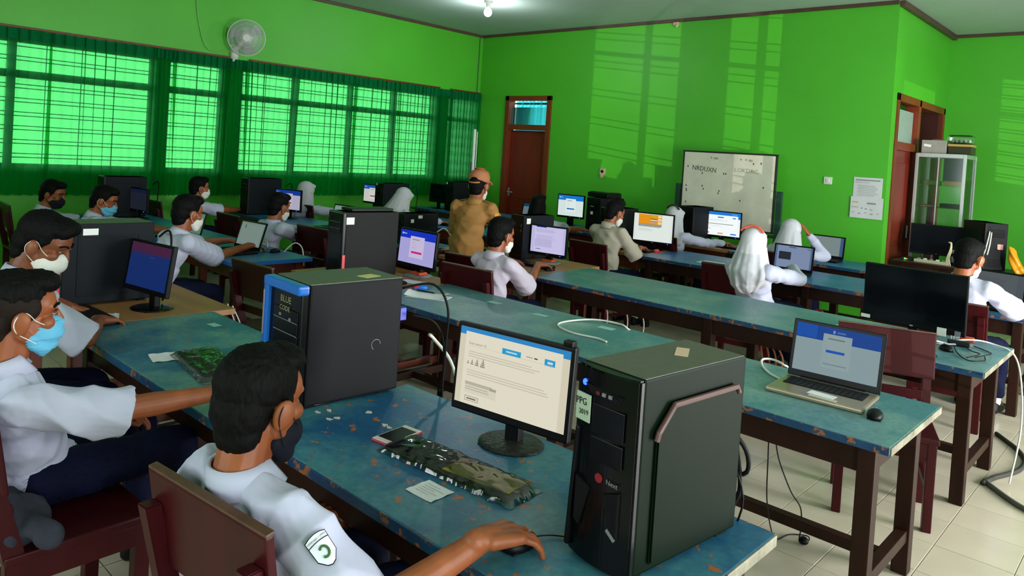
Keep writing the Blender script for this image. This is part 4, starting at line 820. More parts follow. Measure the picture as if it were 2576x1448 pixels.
# keyboards still in their plastic sleeves
def wrapped(label, loc, rz, w_, d_, seed, backm):
    t = thing('wrapped_keyboard', label, 'keyboard', loc, R(rz)); B('keyboard_body', (0, 0, .010), (w_-.05, d_-.03, .014), backm, t, .005); mb = MB()
    for r_ in range(6):
        for c in range(18): mb.box(((c-8.5)*(w_-.08)/18, (r_-2.5)*(d_-.045)/6, .0185), ((w_-.08)/18-.004, (d_-.045)/6-.004, .005))
    mb.build('keys', KEYS, t)
    rnd = random.Random(seed)
    for sgn, nm in ((1, 'plastic_sleeve'),):
        vs = []; fs = []; NX, NY = 90, 34
        for i in range(NX+1):
            for j in range(NY+1):
                u, v_ = i/NX*2-1, j/NY*2-1; e = (1-abs(u)**10)*(1-abs(v_)**6); x, y = u*w_/2, v_*d_/2
                nz = abs(mnoise.noise(V((x*11+seed, y*18, 0))))*.013+abs(mnoise.noise(V((x*30+y*24, y*16, seed))))*.004
                vs.append((x+.006*mnoise.noise(V((u*7, v_*4, seed))), y+.008*mnoise.noise(V((u*9, v_*3, seed+4))), .002+(.026+nz)*max(e, 0)**.8))
        for i in range(NX):
            for j in range(NY): a = i*(NY+1)+j; fs.append((a, a+NY+1, a+NY+2, a+1))
        me = bpy.data.meshes.new(nm); me.from_pydata(vs, [], fs); me.materials.append(FILM); me.polygons.foreach_set('use_smooth', np.ones(len(me.polygons), bool)); link(bpy.data.objects.new(nm, me), t)
    return t
wk = wrapped('black keyboard in a crumpled clear plastic sleeve, foreground table', (-1.585, 1.548, TZ), 4.5, .545, .155, 3, BLACK)
B('yellow_manual', (.12, -.005, .0245), (.24, .10, .003), mat('olive_yellow_paper', (140, 132, 24), .6, var=.3, scale=20), wk, rot=(0, 0, R(4)), label='olive yellow leaflet inside the sleeve')
wrapped('keyboard in a shiny crumpled plastic sleeve on the left table', (-2.96, 1.425, TZ), -8, .46, .20, 9, mat('grey_plastic_pack', (84, 90, 88), .4))
# cables
def cable(name, label, pts, r, M, cat='cable'): o = MB().tube(pts, r, 7, smooth=6).build(name, M, None, True); return tag(o, label, cat)
T_ = TZ+.006
cable('network_cable', 'white cord lying in a loop on the second row table', [(-2.22, 3.22, T_), (-2.30, 3.24, T_), (-2.45, 3.22, T_), (-2.60, 3.28, T_), (-2.64, 3.40, T_), (-2.56, 3.55, T_+.01), (-2.42, 3.60, T_+.01), (-2.33, 3.58, T_), (-2.28, 3.66, TZ-.1), (-2.28, 3.68, TZ-.4)], .0055, WHITEC)
cable('network_cable', 'white cord on the second row table running to the silver laptop', [(-1.345, 3.37, T_), (-1.42, 3.42, T_), (-1.50, 3.52, T_), (-1.53, 3.59, T_+.012), (-1.50, 3.64, T_+.01), (-1.44, 3.63, T_), (-1.42, 3.66, TZ-.05), (-1.42, 3.67, TZ-.4)], .0055, WHITEC)
cable('power_cable', 'thick white cable hanging behind the blue-fronted computer', [(-2.27, 2.02, .93), (-2.28, 2.06, .90), (-2.22, 2.10, .82), (-2.16, 2.10, .70), (-2.16, 2.08, .55), (-2.2, 2.08, .35)], .007, WHITEC)
cable('power_cable', 'black cable hanging behind the blue-fronted computer from its blue plug', [(-2.24, 1.90, TZ+.30), (-2.20, 1.98, TZ+.27), (-2.20, 2.04, TZ+.16), (-2.22, 2.06, TZ-.05), (-2.26, 2.08, .35), (-2.3, 2.1, .1)], .005, BLACKC)
cable('video_cable', 'black cable arching over the back of the blue-fronted computer', [(-2.30, 1.88, TZ+.40), (-2.22, 1.98, TZ+.42), (-2.17, 2.02, TZ+.33), (-2.18, 2.03, TZ+.15), (-2.2, 2.05, TZ-.1), (-2.16, 2.08, .3)], .005, BLACKC)
for k in range(4): cable('power_cable', ['outermost', 'second', 'third', 'innermost'][k]+' thin black cable falling below the back of the foreground table', [(-2.23+.01*k, 2.05, TZ-.02), (-2.26-.03*k, 2.07+.01*k, .5), (-2.33-.06*k+.05*(k % 2), 2.10, .25), (-2.42-.05*k+.12*(k % 2), 2.14, .02)], .003, BLACKC)
hc = cable('headphone_cable', 'thin black cord hanging under the silver laptop table down to the floor', [(-1.22, 2.98, TZ-.14), (-1.225, 3.0, .5), (-1.25, 3.08, .3), (-1.27, 3.2, .12), (-1.30, 3.35, .012), (-1.28, 3.45, .008), (-1.22, 3.50, .008), (-1.19, 3.44, .02), (-1.22, 3.41, .012), (-1.20, 3.36, .10), (-1.15, 3.2, .26), (-1.16, 3.1, .36), (-1.185, 3.02, .5), (-1.19, 2.98, TZ-.14)], .0028, BLACKC)
mb = MB(); mb.ell((-1.205, 3.42, .02), (.022, .022, .018)); tag(mb.build('cord_bundle', BLACK, None, True), 'small black cord clump on the tiles under the silver laptop table', 'cable')
cable('floor_cable', 'grey cable crossing the tiles at the right edge', [(-.77, 4.95, .012), (-.60, 4.75, .012), (-.42, 4.62, .012), (-.2, 4.5, .012)], .014, mat('grey_cable_cover', (92, 92, 84), .6))
cable('floor_hose', 'dark flat cable bending across the floor behind the third row', [(-.77, 4.90, .012), (-.74, 5.05, .012), (-.66, 5.30, .012), (-.66, 5.52, .012), (-.72, 5.70, .012), (-.82, 5.86, .012), (-.88, 5.95, .012)], .014, mat('dark_cable_cover', (58, 56, 52), .6))
for k, pts in enumerate(([(-1.62, 4.88, T_), (-1.45, 4.80, T_+.02), (-1.30, 4.86, T_), (-1.12, 4.90, T_+.02), (-1.0, 4.98, T_)], [(-1.55, 4.78, T_), (-1.38, 4.92, T_+.03), (-1.2, 4.80, T_), (-1.05, 4.84, T_+.015), (-.95, 5.06, T_)], [(-1.48, 4.72, T_), (-1.30, 4.70, T_+.015), (-1.16, 4.76, T_+.01), (-1.02, 4.72, T_)], [(-1.35, 4.66, T_), (-1.18, 4.68, T_+.02), (-1.06, 4.64, T_), (-.98, 4.58, T_)])):
    cable('tangled_cable', ['longest', 'second', 'third', 'nearest'][k]+' grey cable of the tangle in front of the large black screen', pts, .006, [WHITEC, GREYP, WHITEC, BLACKC][k])
cable('tangled_cable', 'white cable trailing over the right end of the third row table', [(-1.02, 5.10, T_), (-.92, 5.16, T_+.02), (-.82, 5.20, T_+.01), (-.71, 5.18, TZ-.02), (-.66, 5.15, .55), (-.64, 5.1, .3), (-.66, 5.0, .02)], .005, WHITEC)
for k, pts in enumerate(([(-.95, 5.05, T_), (-.88, 4.92, T_), (-.82, 4.82, T_+.01), (-.86, 4.70, T_)], [(-.90, 5.08, T_), (-.80, 4.98, T_), (-.78, 4.86, T_+.012), (-.83, 4.76, T_)], [(-.98, 4.98, T_), (-.92, 4.78, T_), (-.84, 4.64, T_), (-.78, 4.72, T_), (-.8, 4.84, T_)])):
    cable('thin_cable', ['left', 'middle', 'right'][k]+' thin dark cord on the right end of the third row table', pts, .003, BLACKC)
ps = thing('power_adapter', 'black adapter block on the third row table at the right', 'adapter', (-.965, 5.02, TZ), R(20)); B('adapter_body', (0, 0, .016), (.11, .05, .03), BLACK, ps, .006); B('adapter_plug', (.065, 0, .014), (.02, .018, .014), GREYP, ps)
op = thing('plug_connector', 'orange and white connector by the corner of the large black screen', 'connector', (-.955, 5.20, TZ), R(8)); B('connector_body', (0, 0, .016), (.075, .03, .03), mat('orange_plastic', (214, 90, 30), .4), op, .006); 
for k in range(3): B('connector_pin', (-.055-.014*k, 0, .018), (.006, .016, .030), WHITEC, op)
for k in range(4): cable('hanging_cord', ['first', 'second', 'third', 'fourth'][k]+' from the left of the orange brown cords drooping under the third row table', [(-1.98+.035*k, 4.60, TZ-.145), (-1.97+.045*k, 4.61, .50), (-1.93+.02*k, 4.62, .34), (-1.92, 4.63, .2), (-1.91+.01*k, 4.64, .01)], .006, mat('orange_brown_cord', (150, 84, 54), .5))
for k, x in enumerate((-3.18, -3.0, -2.86)): cable('hanging_cord', ['left', 'middle', 'right'][k]+' pale cord hanging straight under the left half of the third row table', [(x, 4.58, TZ-.145), (x+.01, 4.59, .5), (x-.01, 4.59, .3), (x+.02, 4.60, .01)], .005, WHITEC)
# cable of the curtain-side laptop etc.
cable('network_cable', 'white cord arching behind the laptop on the bright blue table', [(-6.22, 3.22, T_), (-6.12, 3.30, T_+.03), (-5.98, 3.33, T_+.04), (-5.86, 3.28, T_+.01)], .006, WHITEC)
cable('network_cable', 'white cord standing up from the end of the bright blue table', [(-5.62, 3.30, T_), (-5.56, 3.36, T_+.08), (-5.50, 3.40, T_+.04), (-5.48, 3.41, TZ-.1)], .005, WHITEC)
cable('network_cable', 'white cord behind the small dark computer with stickers', [(-5.58, 4.98, TZ+.12), (-5.52, 5.03, TZ+.16), (-5.46, 5.08, TZ+.06), (-5.44, 5.10, TZ-.1)], .007, WHITEC)
for k in range(2): cable('thin_cable', ['left', 'right'][k]+' white cord dangling behind the left plywood desk', [(-4.02+.06*k, 2.02, TZ+.0), (-3.98+.07*k, 2.06, .6), (-3.92+.08*k, 2.08, .40), (-3.86+.08*k, 2.10, .2), (-3.84+.08*k, 2.12, .004)], .0035, WHITEC)
for k, (x, y) in enumerate(((-4.32, 1.74), (-8.44, 3.30), (-8.42, 4.92), (-8.18, 6.76))): cable('video_cable', ['black cable arching from the left desk computer', 'black cable arching from the computer at far left', 'black cable arching from the computer behind the boy in profile', 'black cable arching from the computer by the half hidden screen'][k], [(x, y, TZ+.36), (x+.06, y+.03, TZ+.40), (x+.12, y+.02, TZ+.30), (x+.14, y-.02, TZ+.02)], .006, BLACKC)

# ------------------------------------------------------------------ far right corner: cabinet and table things
cb = thing('glass_cabinet', 'aluminium glass cabinet by the right hand door', 'cabinet', (-2.30, 10.47, 0)); W2, D2, H2 = .52, .54, 2.02
for x in (-W2/2, W2/2):
    for y in (-D2/2, D2/2): B('corner_post', (x, y, H2/2), (.035, .035, H2), ALU, cb, .003)
for z in (.02, 1.0, H2-.02):
    for y in (-D2/2, D2/2): B('cross_rail', (0, y, z), (W2, .03, .05), ALU, cb, .003)
    for x in (-W2/2, W2/2): B('side_rail', (x, 0, z), (.03, D2, .05), ALU, cb, .003)
B('cabinet_top', (0, 0, H2-.004), (W2, D2, .01), ALU, cb)
for x in (-W2/2, W2/2): B('side_glass', (x, 0, H2/2), (.005, D2-.04, H2-.06), GLASS, cb)
B('door_glass', (0, -D2/2, H2/2), (W2-.04, .005, H2-.06), GLASS, cb); B('door_stile', (-.02, -D2/2-.004, H2/2), (.012, .01, H2-.08), ALU, cb)
for z in (.5, 1.03, 1.36, 1.63): B('glass_shelf', (0, 0, z), (W2-.04, D2-.04, .008), GLASS, cb)
B('cabinet_back', (0, D2/2-.01, H2/2), (W2-.03, .006, H2-.05), GLASS, cb)
B('dark_binder_lining', (.08, D2/2-.05, 1.83), (.30, .02, .30), mat('dark_blue_card', (24, 50, 66), .6), cb)
def box(name, label, cat, loc, rz, d_, M, lidM=None):
    t = thing(name, label, cat, loc, R(rz)); B('box_body', (0, 0, d_[2]/2), d_, M, t, .004); B('box_lid', (0, 0, d_[2]-.008), (d_[0]+.004, d_[1]+.004, .014), lidM or M, t, .003); return t
box('small_box', 'yellow box on the upper shelf of the glass cabinet', 'box', (-2.17, 10.35, 1.634), 0, (.18, .12, .06), mat('yellow_card', (206, 168, 50), .6)); box('small_box', 'beige box on the upper shelf of the glass cabinet', 'box', (-2.41, 10.35, 1.634), 0, (.19, .12, .055), mat('beige_card', (150, 150, 96), .6))
box('small_box', 'low white box with an orange tip on the cabinet shelf', 'box', (-2.44, 10.34, 1.364), -6, (.15, .1, .025), WHITEC, mat('orange_plastic', (214, 90, 30), .4)); box('small_box', 'dark case on the lower cabinet shelf', 'box', (-2.2, 10.42, 1.364), 5, (.22, .2, .05), DARK)
pj = thing('grey_carton', 'crushed grey carton on top of the glass cabinet', 'box', (-2.405, 10.36, H2+.002), R(3)); B('carton_body', (0, 0, .085), (.27, .22, .165), mat('grey_card', (146, 142, 134), .7, var=.15, scale=12), pj, .004); B('carton_print', (-.07, -.112, .10), (.08, .003, .03), STICK, pj, rot=(0, R(8), 0)); B('torn_flap', (.03, -.06, .172), (.12, .1, .003), mat('grey_card', (146, 142, 134), .7), pj, rot=(R(12), 0, 0))
sbx = thing('storage_box', 'clear plastic storage box with a yellow band on top of the glass cabinet', 'box', (-2.13, 10.42, H2+.002), R(2)); mb = MB(); mb.box((0, 0, .055), (.26, .26, .10), .012); mb.build('box_body', mat('dark_olive_plastic', (50, 52, 34), .4), sbx); B('yellow_band', (0, 0, .115), (.265, .265, .03), mat('mustard_plastic', (168, 140, 70), .4), sbx, .006)
mb = MB(); mb.box((-.01, 0, .19), (.27, .26, .11), .04, seg=4); mb.build('clear_lid', FILM, sbx)
mb = MB()
for i in range(5):
    for j in range(4): mb.ell((-.09+i*.045, -.08+j*.055, .165), (.018, .018, .03), sub=2)
mb.build('clear_cups', mat('milky_plastic', (150, 190, 150), .3), sbx, True)
# things on the far right table
rt = thing('modem', 'modem with green lights on the table at the right', 'modem', (-2.42, 9.66, TZ), R(10)); B('modem_body', (0, 0, .018), (.17, .12, .032), mat('olive_dark_plastic', (40, 42, 32), .4), rt, .006); mb = MB(); mb.ell((-.05, -.061, .02), (.010, .004, .010), sub=2); mb.build('green_light', LEDG, rt); mb = MB(); mb.ell((-.03, -.061, .018), (.006, .003, .006), sub=2); mb.build('orange_light', LEDO, rt)
ms = thing('power_strip', 'white power strip with plugs behind the large black screen', 'power strip', (-2.18, 9.60, TZ), R(-2)); B('strip_body', (0, 0, .02), (.36, .07, .038), mat('ivory_plastic', (190, 184, 150), .5), ms, .008)
for k in range(5): B('plug', (-.13+k*.065, -.005, .045), (.035, .035, .02), WHITEC if k % 2 else GREYP, ms, .006)
bt = thing('water_bottle', 'clear water bottle with a blue label on the far right table', 'bottle', (-1.90, 9.56, TZ), 0); mb = MB(); mb.cone((0, 0, 0), .036, (0, 0, .15), .036, 18); mb.cone((0, 0, .15), .036, (0, 0, .20), .014, 18); mb.build('bottle_body', mat('milky_white_plastic', (200, 220, 230), .25), bt, True); mb = MB(); mb.cone((0, 0, .06), .037, (0, 0, .12), .037, 18); mb.build('label_band', mat('light_blue_label', (90, 150, 210), .5), bt); mb = MB(); mb.cone((0, 0, .20), .015, (0, 0, .222), .015, 14); mb.build('bottle_cap', mat('blue_cap', (40, 90, 180), .4), bt)
hk = thing('cable_bundle', 'bundle of beige cables hanging upright on the far right table', 'cable', (-2.02, 9.58, TZ)); 
for k in range(3): MB().tube([(.02*k, 0, .0), (.012*k-.005, .005, .08), (.02+.008*k, .0, .17), (.03, .012*k, .25), (.012*k, .02, .27)], .008, 6).build('cable', mat('beige_cable', (206, 190, 150), .5), hk, True)
spk = thing('speaker', 'small black speaker beside the water bottle', 'speaker', (-1.99, 9.74, TZ)); B('speaker_box', (0, 0, .11), (.10, .10, .22), BLACK, spk, .008); mb = MB(); mb.cone((0, -.052, .07), .035, (0, -.048, .07), .038, 20); mb.cone((0, -.052, .16), .02, (0, -.048, .16), .022, 20); mb.build('speaker_cone', GREYP, spk)
yb_ = thing('plastic_bag', 'orange yellow plastic bag on the table at the right edge', 'bag', (-1.36, 9.62, TZ)); mb = MB(); mb.cap((0, 0, .06), .055, (-.05, 0, .24), .045); mb.cap((.02, 0, .05), .06, (.03, 0, .02), .02); mb.ell((-.06, 0, .27), (.035, .03, .03)); blob('bag_body', mb, .008, mat('yellow_orange_film', (226, 150, 20), .3), yb_, 4, disp=lambda a: .008*np.sin(a[:, 0]*80+a[:, 2]*50))
bk = thing('backpack', 'grey and black backpack at the right edge on the far table', 'bag', (-1.14, 9.8, TZ), R(20)); mb = MB(); mb.ell((0, 0, .17), (.19, .12, .19)); mb.box((0, 0, .1), (.34, .2, .2), .05); blob('bag_body', mb, .012, BLACK, bk, 5); mb = MB(); mb.ell((-.04, -.09, .14), (.09, .06, .14)); mb.ell((.12, -.08, .15), (.05, .05, .15)); blob('front_pocket', mb, .01, mat('grey_nylon', (128, 136, 122), .6), bk, 4); mb = MB(); mb.ell((-.04, -.12, .08), (.07, .06, .07)); blob('clear_pouch', mb, .01, mat('milky_plastic', (150, 170, 140), .3), bk, 4)
box('wood_box', 'small orange brown wooden box at the right edge', 'box', (-1.05, 9.5, TZ), 12, (.18, .10, .07), mat('orange_wood', (170, 84, 36), .5, var=.2, scale=10))
# bags and things under the tables
gb = thing('plastic_bag', 'green plastic bag hanging behind the chair of the girl with the red headband', 'bag', (-2.86, 6.22, .46)); mb = MB(); mb.ell((0, 0, .09), (.11, .07, .09)); mb.cap((0, 0, .12), .05, (.03, 0, .19), .02); blob('bag_body', mb, .009, mat('green_film', (60, 190, 60), .35), gb, 4, disp=lambda a: .008*np.sin(a[:, 0]*70+a[:, 2]*60))
pb = thing('pink_bag', 'pink bag on the floor below the fourth row table', 'bag', (-2.48, 7.0, 0)); mb = MB(); mb.ell((0, 0, .15), (.10, .08, .16)); mb.cap((0, 0, .25), .05, (.0, 0, .33), .025); blob('bag_body', mb, .01, mat('pink_cloth', (206, 70, 100), .7), pb, 4, disp=lambda a: .006*np.sin(a[:, 0]*60+a[:, 2]*50)); mb = MB(); mb.tube([(-.03, 0, .33), (-.03, 0, .42), (.03, 0, .42), (.03, 0, .33)], .008); mb.build('bag_handle', mat('pink_cloth', (206, 70, 100), .7), pb)
pt = thing('printer', 'dark machine on top of the tall computer beside the long haired girl', 'printer', (-5.74, 8.05, TZ+.452), R(-4)); B('printer_body', (0, 0, .035), (.34, .30, .066), BLACK, pt, .016); B('paper_slot', (0, -.148, .03), (.24, .008, .012), DARK, pt); B('printer_lid', (0, .01, .071), (.30, .24, .008), BLACKG, pt, .004)
jk = thing('jacket', 'dark grey jacket heaped on the chair at the lower left edge', 'jacket', (-2.56, .63, .457)); mb = MB(); mb.ell((0, 0, .05), (.16, .10, .06)); mb.cap((.04, 0, .05), .05, (.17, .07, .035), .03); mb.cap((-.02, -.05, .08), .05, (-.10, -.06, .26), .05); mb.ell((.06, -.03, .08), (.07, .06, .06)); blob('jacket_cloth', mb, .008, mat('dark_grey_fleece', (48, 50, 64), .9, var=.25, scale=30, bump=.4, bscale=120), jk, 3, disp=lambda a: .010*np.sin(a[:, 0]*60+a[:, 2]*40+3*np.sin(a[:, 1]*30)))

# ------------------------------------------------------------------ people
def ik(Sh, W, a, b, pole):
    d = W-Sh; L = d.length
    if L > (a+b)*.995: k = L/((a+b)*.995); a *= k; b *= k
    x = (a*a-b*b+L*L)/(2*L); h = math.sqrt(max(a*a-x*x, 1e-6)); u = d.normalized(); p = (pole-u*pole.dot(u)).normalized()
    return Sh+u*x+p*h
def add_hand(mb, W, d, up, side, sc=1.0, curl=.45, spread=1.0):
    d = d.normalized(); up = (up-d*up.dot(d)).normalized(); rv = d.cross(up); t = -side*rv    # t points to the thumb side
    offs = [.034, .012, -.011, -.032]; kn = [.083, .088, .083, .074]; ln = [(.038, .025, .020), (.042, .028, .021), (.039, .026, .020), (.031, .020, .018)]
    mb.cap(W-d*.02*sc, .024*sc, W+d*.03*sc, .022*sc)
    for i in range(4):
        K = W+(d*kn[i]+t*offs[i])*sc
        mb.cap(W+(d*.01+t*offs[i]*.55)*sc, .0165*sc, K, .0115*sc)
        ang = .30*(offs[i]/.03)*spread; fd = (d*math.cos(ang)+t*math.sin(ang)).normalized(); n = up; p = K; r = [.0094, .0086, .0078, .0068]
        for k in range(3):
            c = curl*(.75 if k == 0 else 1.0); fd2 = (fd*math.cos(c)-n*math.sin(c)).normalized(); n = (n*math.cos(c)+fd*math.sin(c)).normalized(); fd = fd2
            q = p+fd*ln[i][k]*sc; rr = .88 if i == 3 else 1; mb.cap(p, r[k]*sc*rr, q, r[k+1]*sc*rr); p = q
    b0 = W+(d*.018+t*.024)*sc; b1 = W+(d*.052+t*.050-up*.010)*sc; b2 = W+(d*.082+t*.056-up*.020)*sc; b3 = W+(d*.106+t*.052-up*.028)*sc
    mb.cap(b0, .0150*sc, b1, .0120*sc); mb.cap(b1, .0118*sc, b2, .0102*sc); mb.cap(b2, .0100*sc, b3, .0082*sc)
def folds(scale=1.0, seed=0, amp=.005):
    def f(a):
        x, y, z = a[:, 0]*scale+seed, a[:, 1]*scale, a[:, 2]*scale
        s = (1-2*np.abs(np.sin(x*15+2.4*np.sin(z*8+seed)+y*11)))*.5+(1-2*np.abs(np.sin(z*24+2.6*np.sin(x*9+y*7)+y*9+seed)))*.5+(1-2*np.abs(np.sin((x-y)*26+z*20+2*np.sin(z*11)+seed)))*.3
        return amp*s
    return f
def person(label, head, hyaw=0, hpitch=0, hroll=0, hip=(0, 0), byaw=0, hands=(None, None), elbows=(None, None), kind='boy', mask=None, maskz=0, shirt=SHIRT, skin=SKIN, vb=.008, vc=.011, hs=1.05, long_sleeve=False, seat=.46, hair='short', shoulders=.150, stand=False, handdir=(None, None), curl=.45, eyes=False, band=None, badge=False, drop=(0, 0), knees=None, hand=1.0):
    H = V(head); P = V((hip[0], hip[1], seat+.085)) if not stand else V((hip[0], hip[1], .84)); base = V((hip[0], hip[1], 0))
    root = thing('person', label, 'person', base)
    RH = Mx.Rotation(R(hyaw), 3, 'Z') @ Mx.Rotation(-R(hpitch), 3, 'X') @ Mx.Rotation(R(hroll), 3, 'Y'); RB = Mx.Rotation(R(byaw), 3, 'Z')
    hl = lambda x, y, z: H+RH @ V((x, y, z))*hs
    fw, rt = RB @ V((0, 1, 0)), RB @ V((1, 0, 0)); up = V((0, 0, 1))
    N = hl(0, -.028, -.105)-up*.036*hs+fw*(-.010); sp = (N-P).normalized(); bk = sp.cross(rt)  # bk ~ forward, normal to the spine
    if bk.dot(fw) < 0: bk = -bk
    L = (N-P).length; at = lambda t, x=0, y=0: P+sp*L*t+rt*x+bk*y
    RT = Mx((rt, bk, sp)).transposed()
    Sh = [N-sp*(.055+drop[i])+rt*s*shoulders*hs for i, s in enumerate((-1, 1))]
    arms = []
    for i, s in enumerate((-1, 1)):
        W = V(hands[i]) if hands[i] else P+fw*.26+rt*s*.12+up*.10
        El = V(elbows[i]) if elbows[i] else ik(Sh[i], W, .275*hs, .245*hs, rt*s*.55-up*.8-fw*.15)
        arms.append((Sh[i], El, W))
    # body: one continuous skin surface
    b = MB(); RHm = RH
    def E_(c, r): b.ell(hl(*c), V(r)*hs, rot=RHm)
    E_((0, -.014, .035), (.073, .092, .083)); E_((0, .020, -.032), (.060, .070, .078)); E_((0, .058, -.088), (.030, .026, .022)); E_((0, .045, .035), (.062, .045, .055))
    for s in (-1, 1):
        b.cap(hl(s*.054, .0, -.045), .020*hs, hl(s*.018, .060, -.090), .018*hs); E_((s*.040, .060, -.018), (.024, .024, .022))
        b.cap(hl(s*.014, .083, .030), .010*hs, hl(s*.046, .068, .030), .010*hs)
        b.ell(hl(s*.083, -.010, -.008), V((.013, .024, .035))*hs, rot=RHm @ Euler((R(-8), R(s*6), R(-s*24))).to_matrix())
        b.ell(hl(s*.079, -.002, -.030), V((.009, .011, .013))*hs, rot=RHm); b.ell(hl(s*.076, .0, -.006), V((.012, .016, .026))*hs, rot=RHm)
    b.cap(hl(0, .084, .018), .010*hs, hl(0, .104, -.018), .0125*hs); E_((0, .096, -.022), (.018, .013, .010)); E_((0, .084, -.050), (.024, .013, .008)); E_((0, .082, -.062), (.020, .012, .008))
    b.cap(hl(0, -.022, -.030), .056*hs, N+sp*.005, .058*hs); b.cap(hl(0, .0, -.07), .046*hs, N+sp*.0+bk*.01, .052*hs)
    b.cap(N, .058*hs, at(.75), .075); b.cap(at(.75), .075, P, .08)
    for i in range(2):
        S_, El, W = arms[i]; s = (-1, 1)[i]; b.cap(N-sp*.06, .045, S_-sp*.012, .034*hs); b.cap(S_-sp*.012, .034*hs, S_.lerp(El, .55), .036*hs); b.cap(S_.lerp(El, .55), .036*hs, El, .036*hs); m_ = El.lerp(W, .3); b.cap(El, .0365*hs, m_, .037*hs); b.cap(m_, .037*hs, W, .0255*hs)
        hd = V(handdir[i]) if handdir[i] else ((W-El).normalized()*.6+fw*.6-up*.12)
        add_hand(b, W, hd, up+fw*.1, s, hs*hand, curl)
    hipj = []
    for i, s in enumerate((-1, 1)):
        hj = P+rt*s*.085; hipj.append(hj)
        if stand: K = hj-up*.40+fw*.05; A = V((K.x, K.y, .09))-fw*.03
        else: K = V(knees[i]) if knees and knees[i] else V((hj.x, hj.y, .50))+fw*.42+rt*s*.03; A = V((K.x, K.y, .10))+fw*.02
        hipj[i] = (hj, K, A); b.cap(P, .07, hj, .06); b.cap(hj, .055, K, .044); b.cap(K, .044, A, .032); b.cap(A, .032, A+fw*.10-up*.045, .026)
    blob('body', b, vb, skin, root, 4, .45, base=base)
    # clothes: top
    c = MB(); g = .0 if kind != 'hijab' else .012
    c.ell(at(.62), (.158+g, .108+g, L*.36), rot=RT); c.ell(at(.80, 0, -.005), (.150+g, .092+g, L*.20), rot=RT); c.ell(at(.28), (.150+g, .118+g, L*.36), rot=RT); c.ell(at(.02 if not stand else -.02), (.168+g, .135+g, .105), rot=RT)
    c.cap(Sh[0]-sp*.005, .057*hs, N-sp*.045, .056*hs); c.cap(N-sp*.045, .056*hs, Sh[1]-sp*.005, .057*hs); c.cap(N-sp*.06, .06*hs, N-sp*.03, .052*hs)
    if stand: c.cap(at(.05), .15, P-up*.12, .155)
    for i in range(2):
        S_, El, W = arms[i]
        if long_sleeve: c.cap(S_, .062*hs, El, .054*hs); c.cap(El, .054*hs, El.lerp(W, .93), .042*hs)
        else: e = S_.lerp(El, .84); c.cap(S_, .060*hs, e, .066*hs); c.cone(S_, .056*hs, e+(El-S_).normalized()*.045-up*.012, .082*hs, 20)
    blob('shirt', c, vc, shirt, root, 4, .45, disp=folds(1, sum(head), .0095 if vb < .006 else .0075), base=base)
    # collar
    if kind != 'hijab':
        mb = MB(); n = 30; vs = []
        for k in range(n+1):
            a = -2.62+5.24*k/n; rr = .061*hs; opn = abs(a)/2.62
            dirv = rt*math.sin(a)-bk*math.cos(a)
            vs.append((N+dirv*rr*.92+sp*(.030-.012*opn), N+dirv*(rr+.002)+sp*(.036-.014*opn), N+dirv*(rr+.010)+sp*(.006-.006*opn), N+dirv*(rr+.019+.014*opn**4)-sp*(.028+.020*opn**3)))
        for k in range(n):
            for j in range(3):
                mb.poly([vs[k][j]-base, vs[k+1][j]-base, vs[k+1][j+1]-base, vs[k][j+1]-base])
        bmesh.ops.remove_doubles(mb.bm, verts=mb.bm.verts[:], dist=.0002); o = mb.build('collar', shirt, root, True); sm = o.modifiers.new('s', 'SOLIDIFY'); sm.thickness = .004; sm.offset = 0
    # trousers or skirt
    q = MB(); q.ell(P-up*.01, (.160, .140, .105), rot=RB)
    for hj, K, A in hipj:
        q.cap(P, .11, hj, .095); q.cap(hj, .088, K, .072)
        if kind in ('hijab', 'girl'): q.cap(K, .078, A+up*.04, .10)
        else: q.cap(K, .070, A+up*.06, .058)
    if kind in ('hijab', 'girl'): q.cap(hipj[0][1], .08, hipj[1][1], .08); q.cap(hipj[0][2]+up*.1, .09, hipj[1][2]+up*.1, .09); q.ell((hipj[0][1]+hipj[1][1])/2, (.14, .10, .08), rot=RB)
    blob('trousers' if kind not in ('hijab', 'girl') else 'skirt', q, vc+.002, KHAKI if kind == 'teacher' else NAVY, root, 4, .45, disp=folds(.8, head[0], .005), base=base)
    for hj, K, A in hipj:
        z = MB(); f0 = V((A.x, A.y, 0)); z.cap(f0-fw*.03+up*.035, .036, f0+fw*.13+up*.026, .030); z.cap(f0-fw*.02+up*.06, .036, f0+fw*.03+up*.055, .034); z.ell(f0+fw*.17+up*.025, (.036, .045, .025), rot=RB)
        blob('shoe', z, .010, SHOE, root, 3, base=base)
        z = MB(); z.cap(A-up*.02, .036, A+up*.05, .038); blob('sock', z, .010, SOCK, root, 2, base=base)
    # hair, cap or veil
    if kind == 'hijab':
        v = MB()
        v.ell(hl(0, -.020, .040), V((.094, .108, .098))*hs, rot=RH); v.ell(hl(0, -.015, -.045), V((.088, .092, .09))*hs, rot=RH); v.cap(hl(0, -.022, .01), .100*hs, N-sp*.06-bk*.012, .150*hs); v.cap(hl(0, -.04, .0), .090*hs, N-sp*.10-bk*.05, .125*hs)
        v.ell(N-sp*.06-bk*.012, (.185*hs, .128*hs, .085*hs), rot=RT); v.ell(N-sp*.10-bk*.030, (.165*hs, .105*hs, .11*hs), rot=RT); v.ell(N-sp*.11+bk*.05, (.13*hs, .085*hs, .13*hs), rot=RT)
        v.ell(hl(0, .052, .088), V((.066, .045, .030))*hs, rot=RH); v.cap(hl(0, .045, -.095), .040*hs, hl(0, .03, -.14), .07*hs)
        hx, hy, hz = H
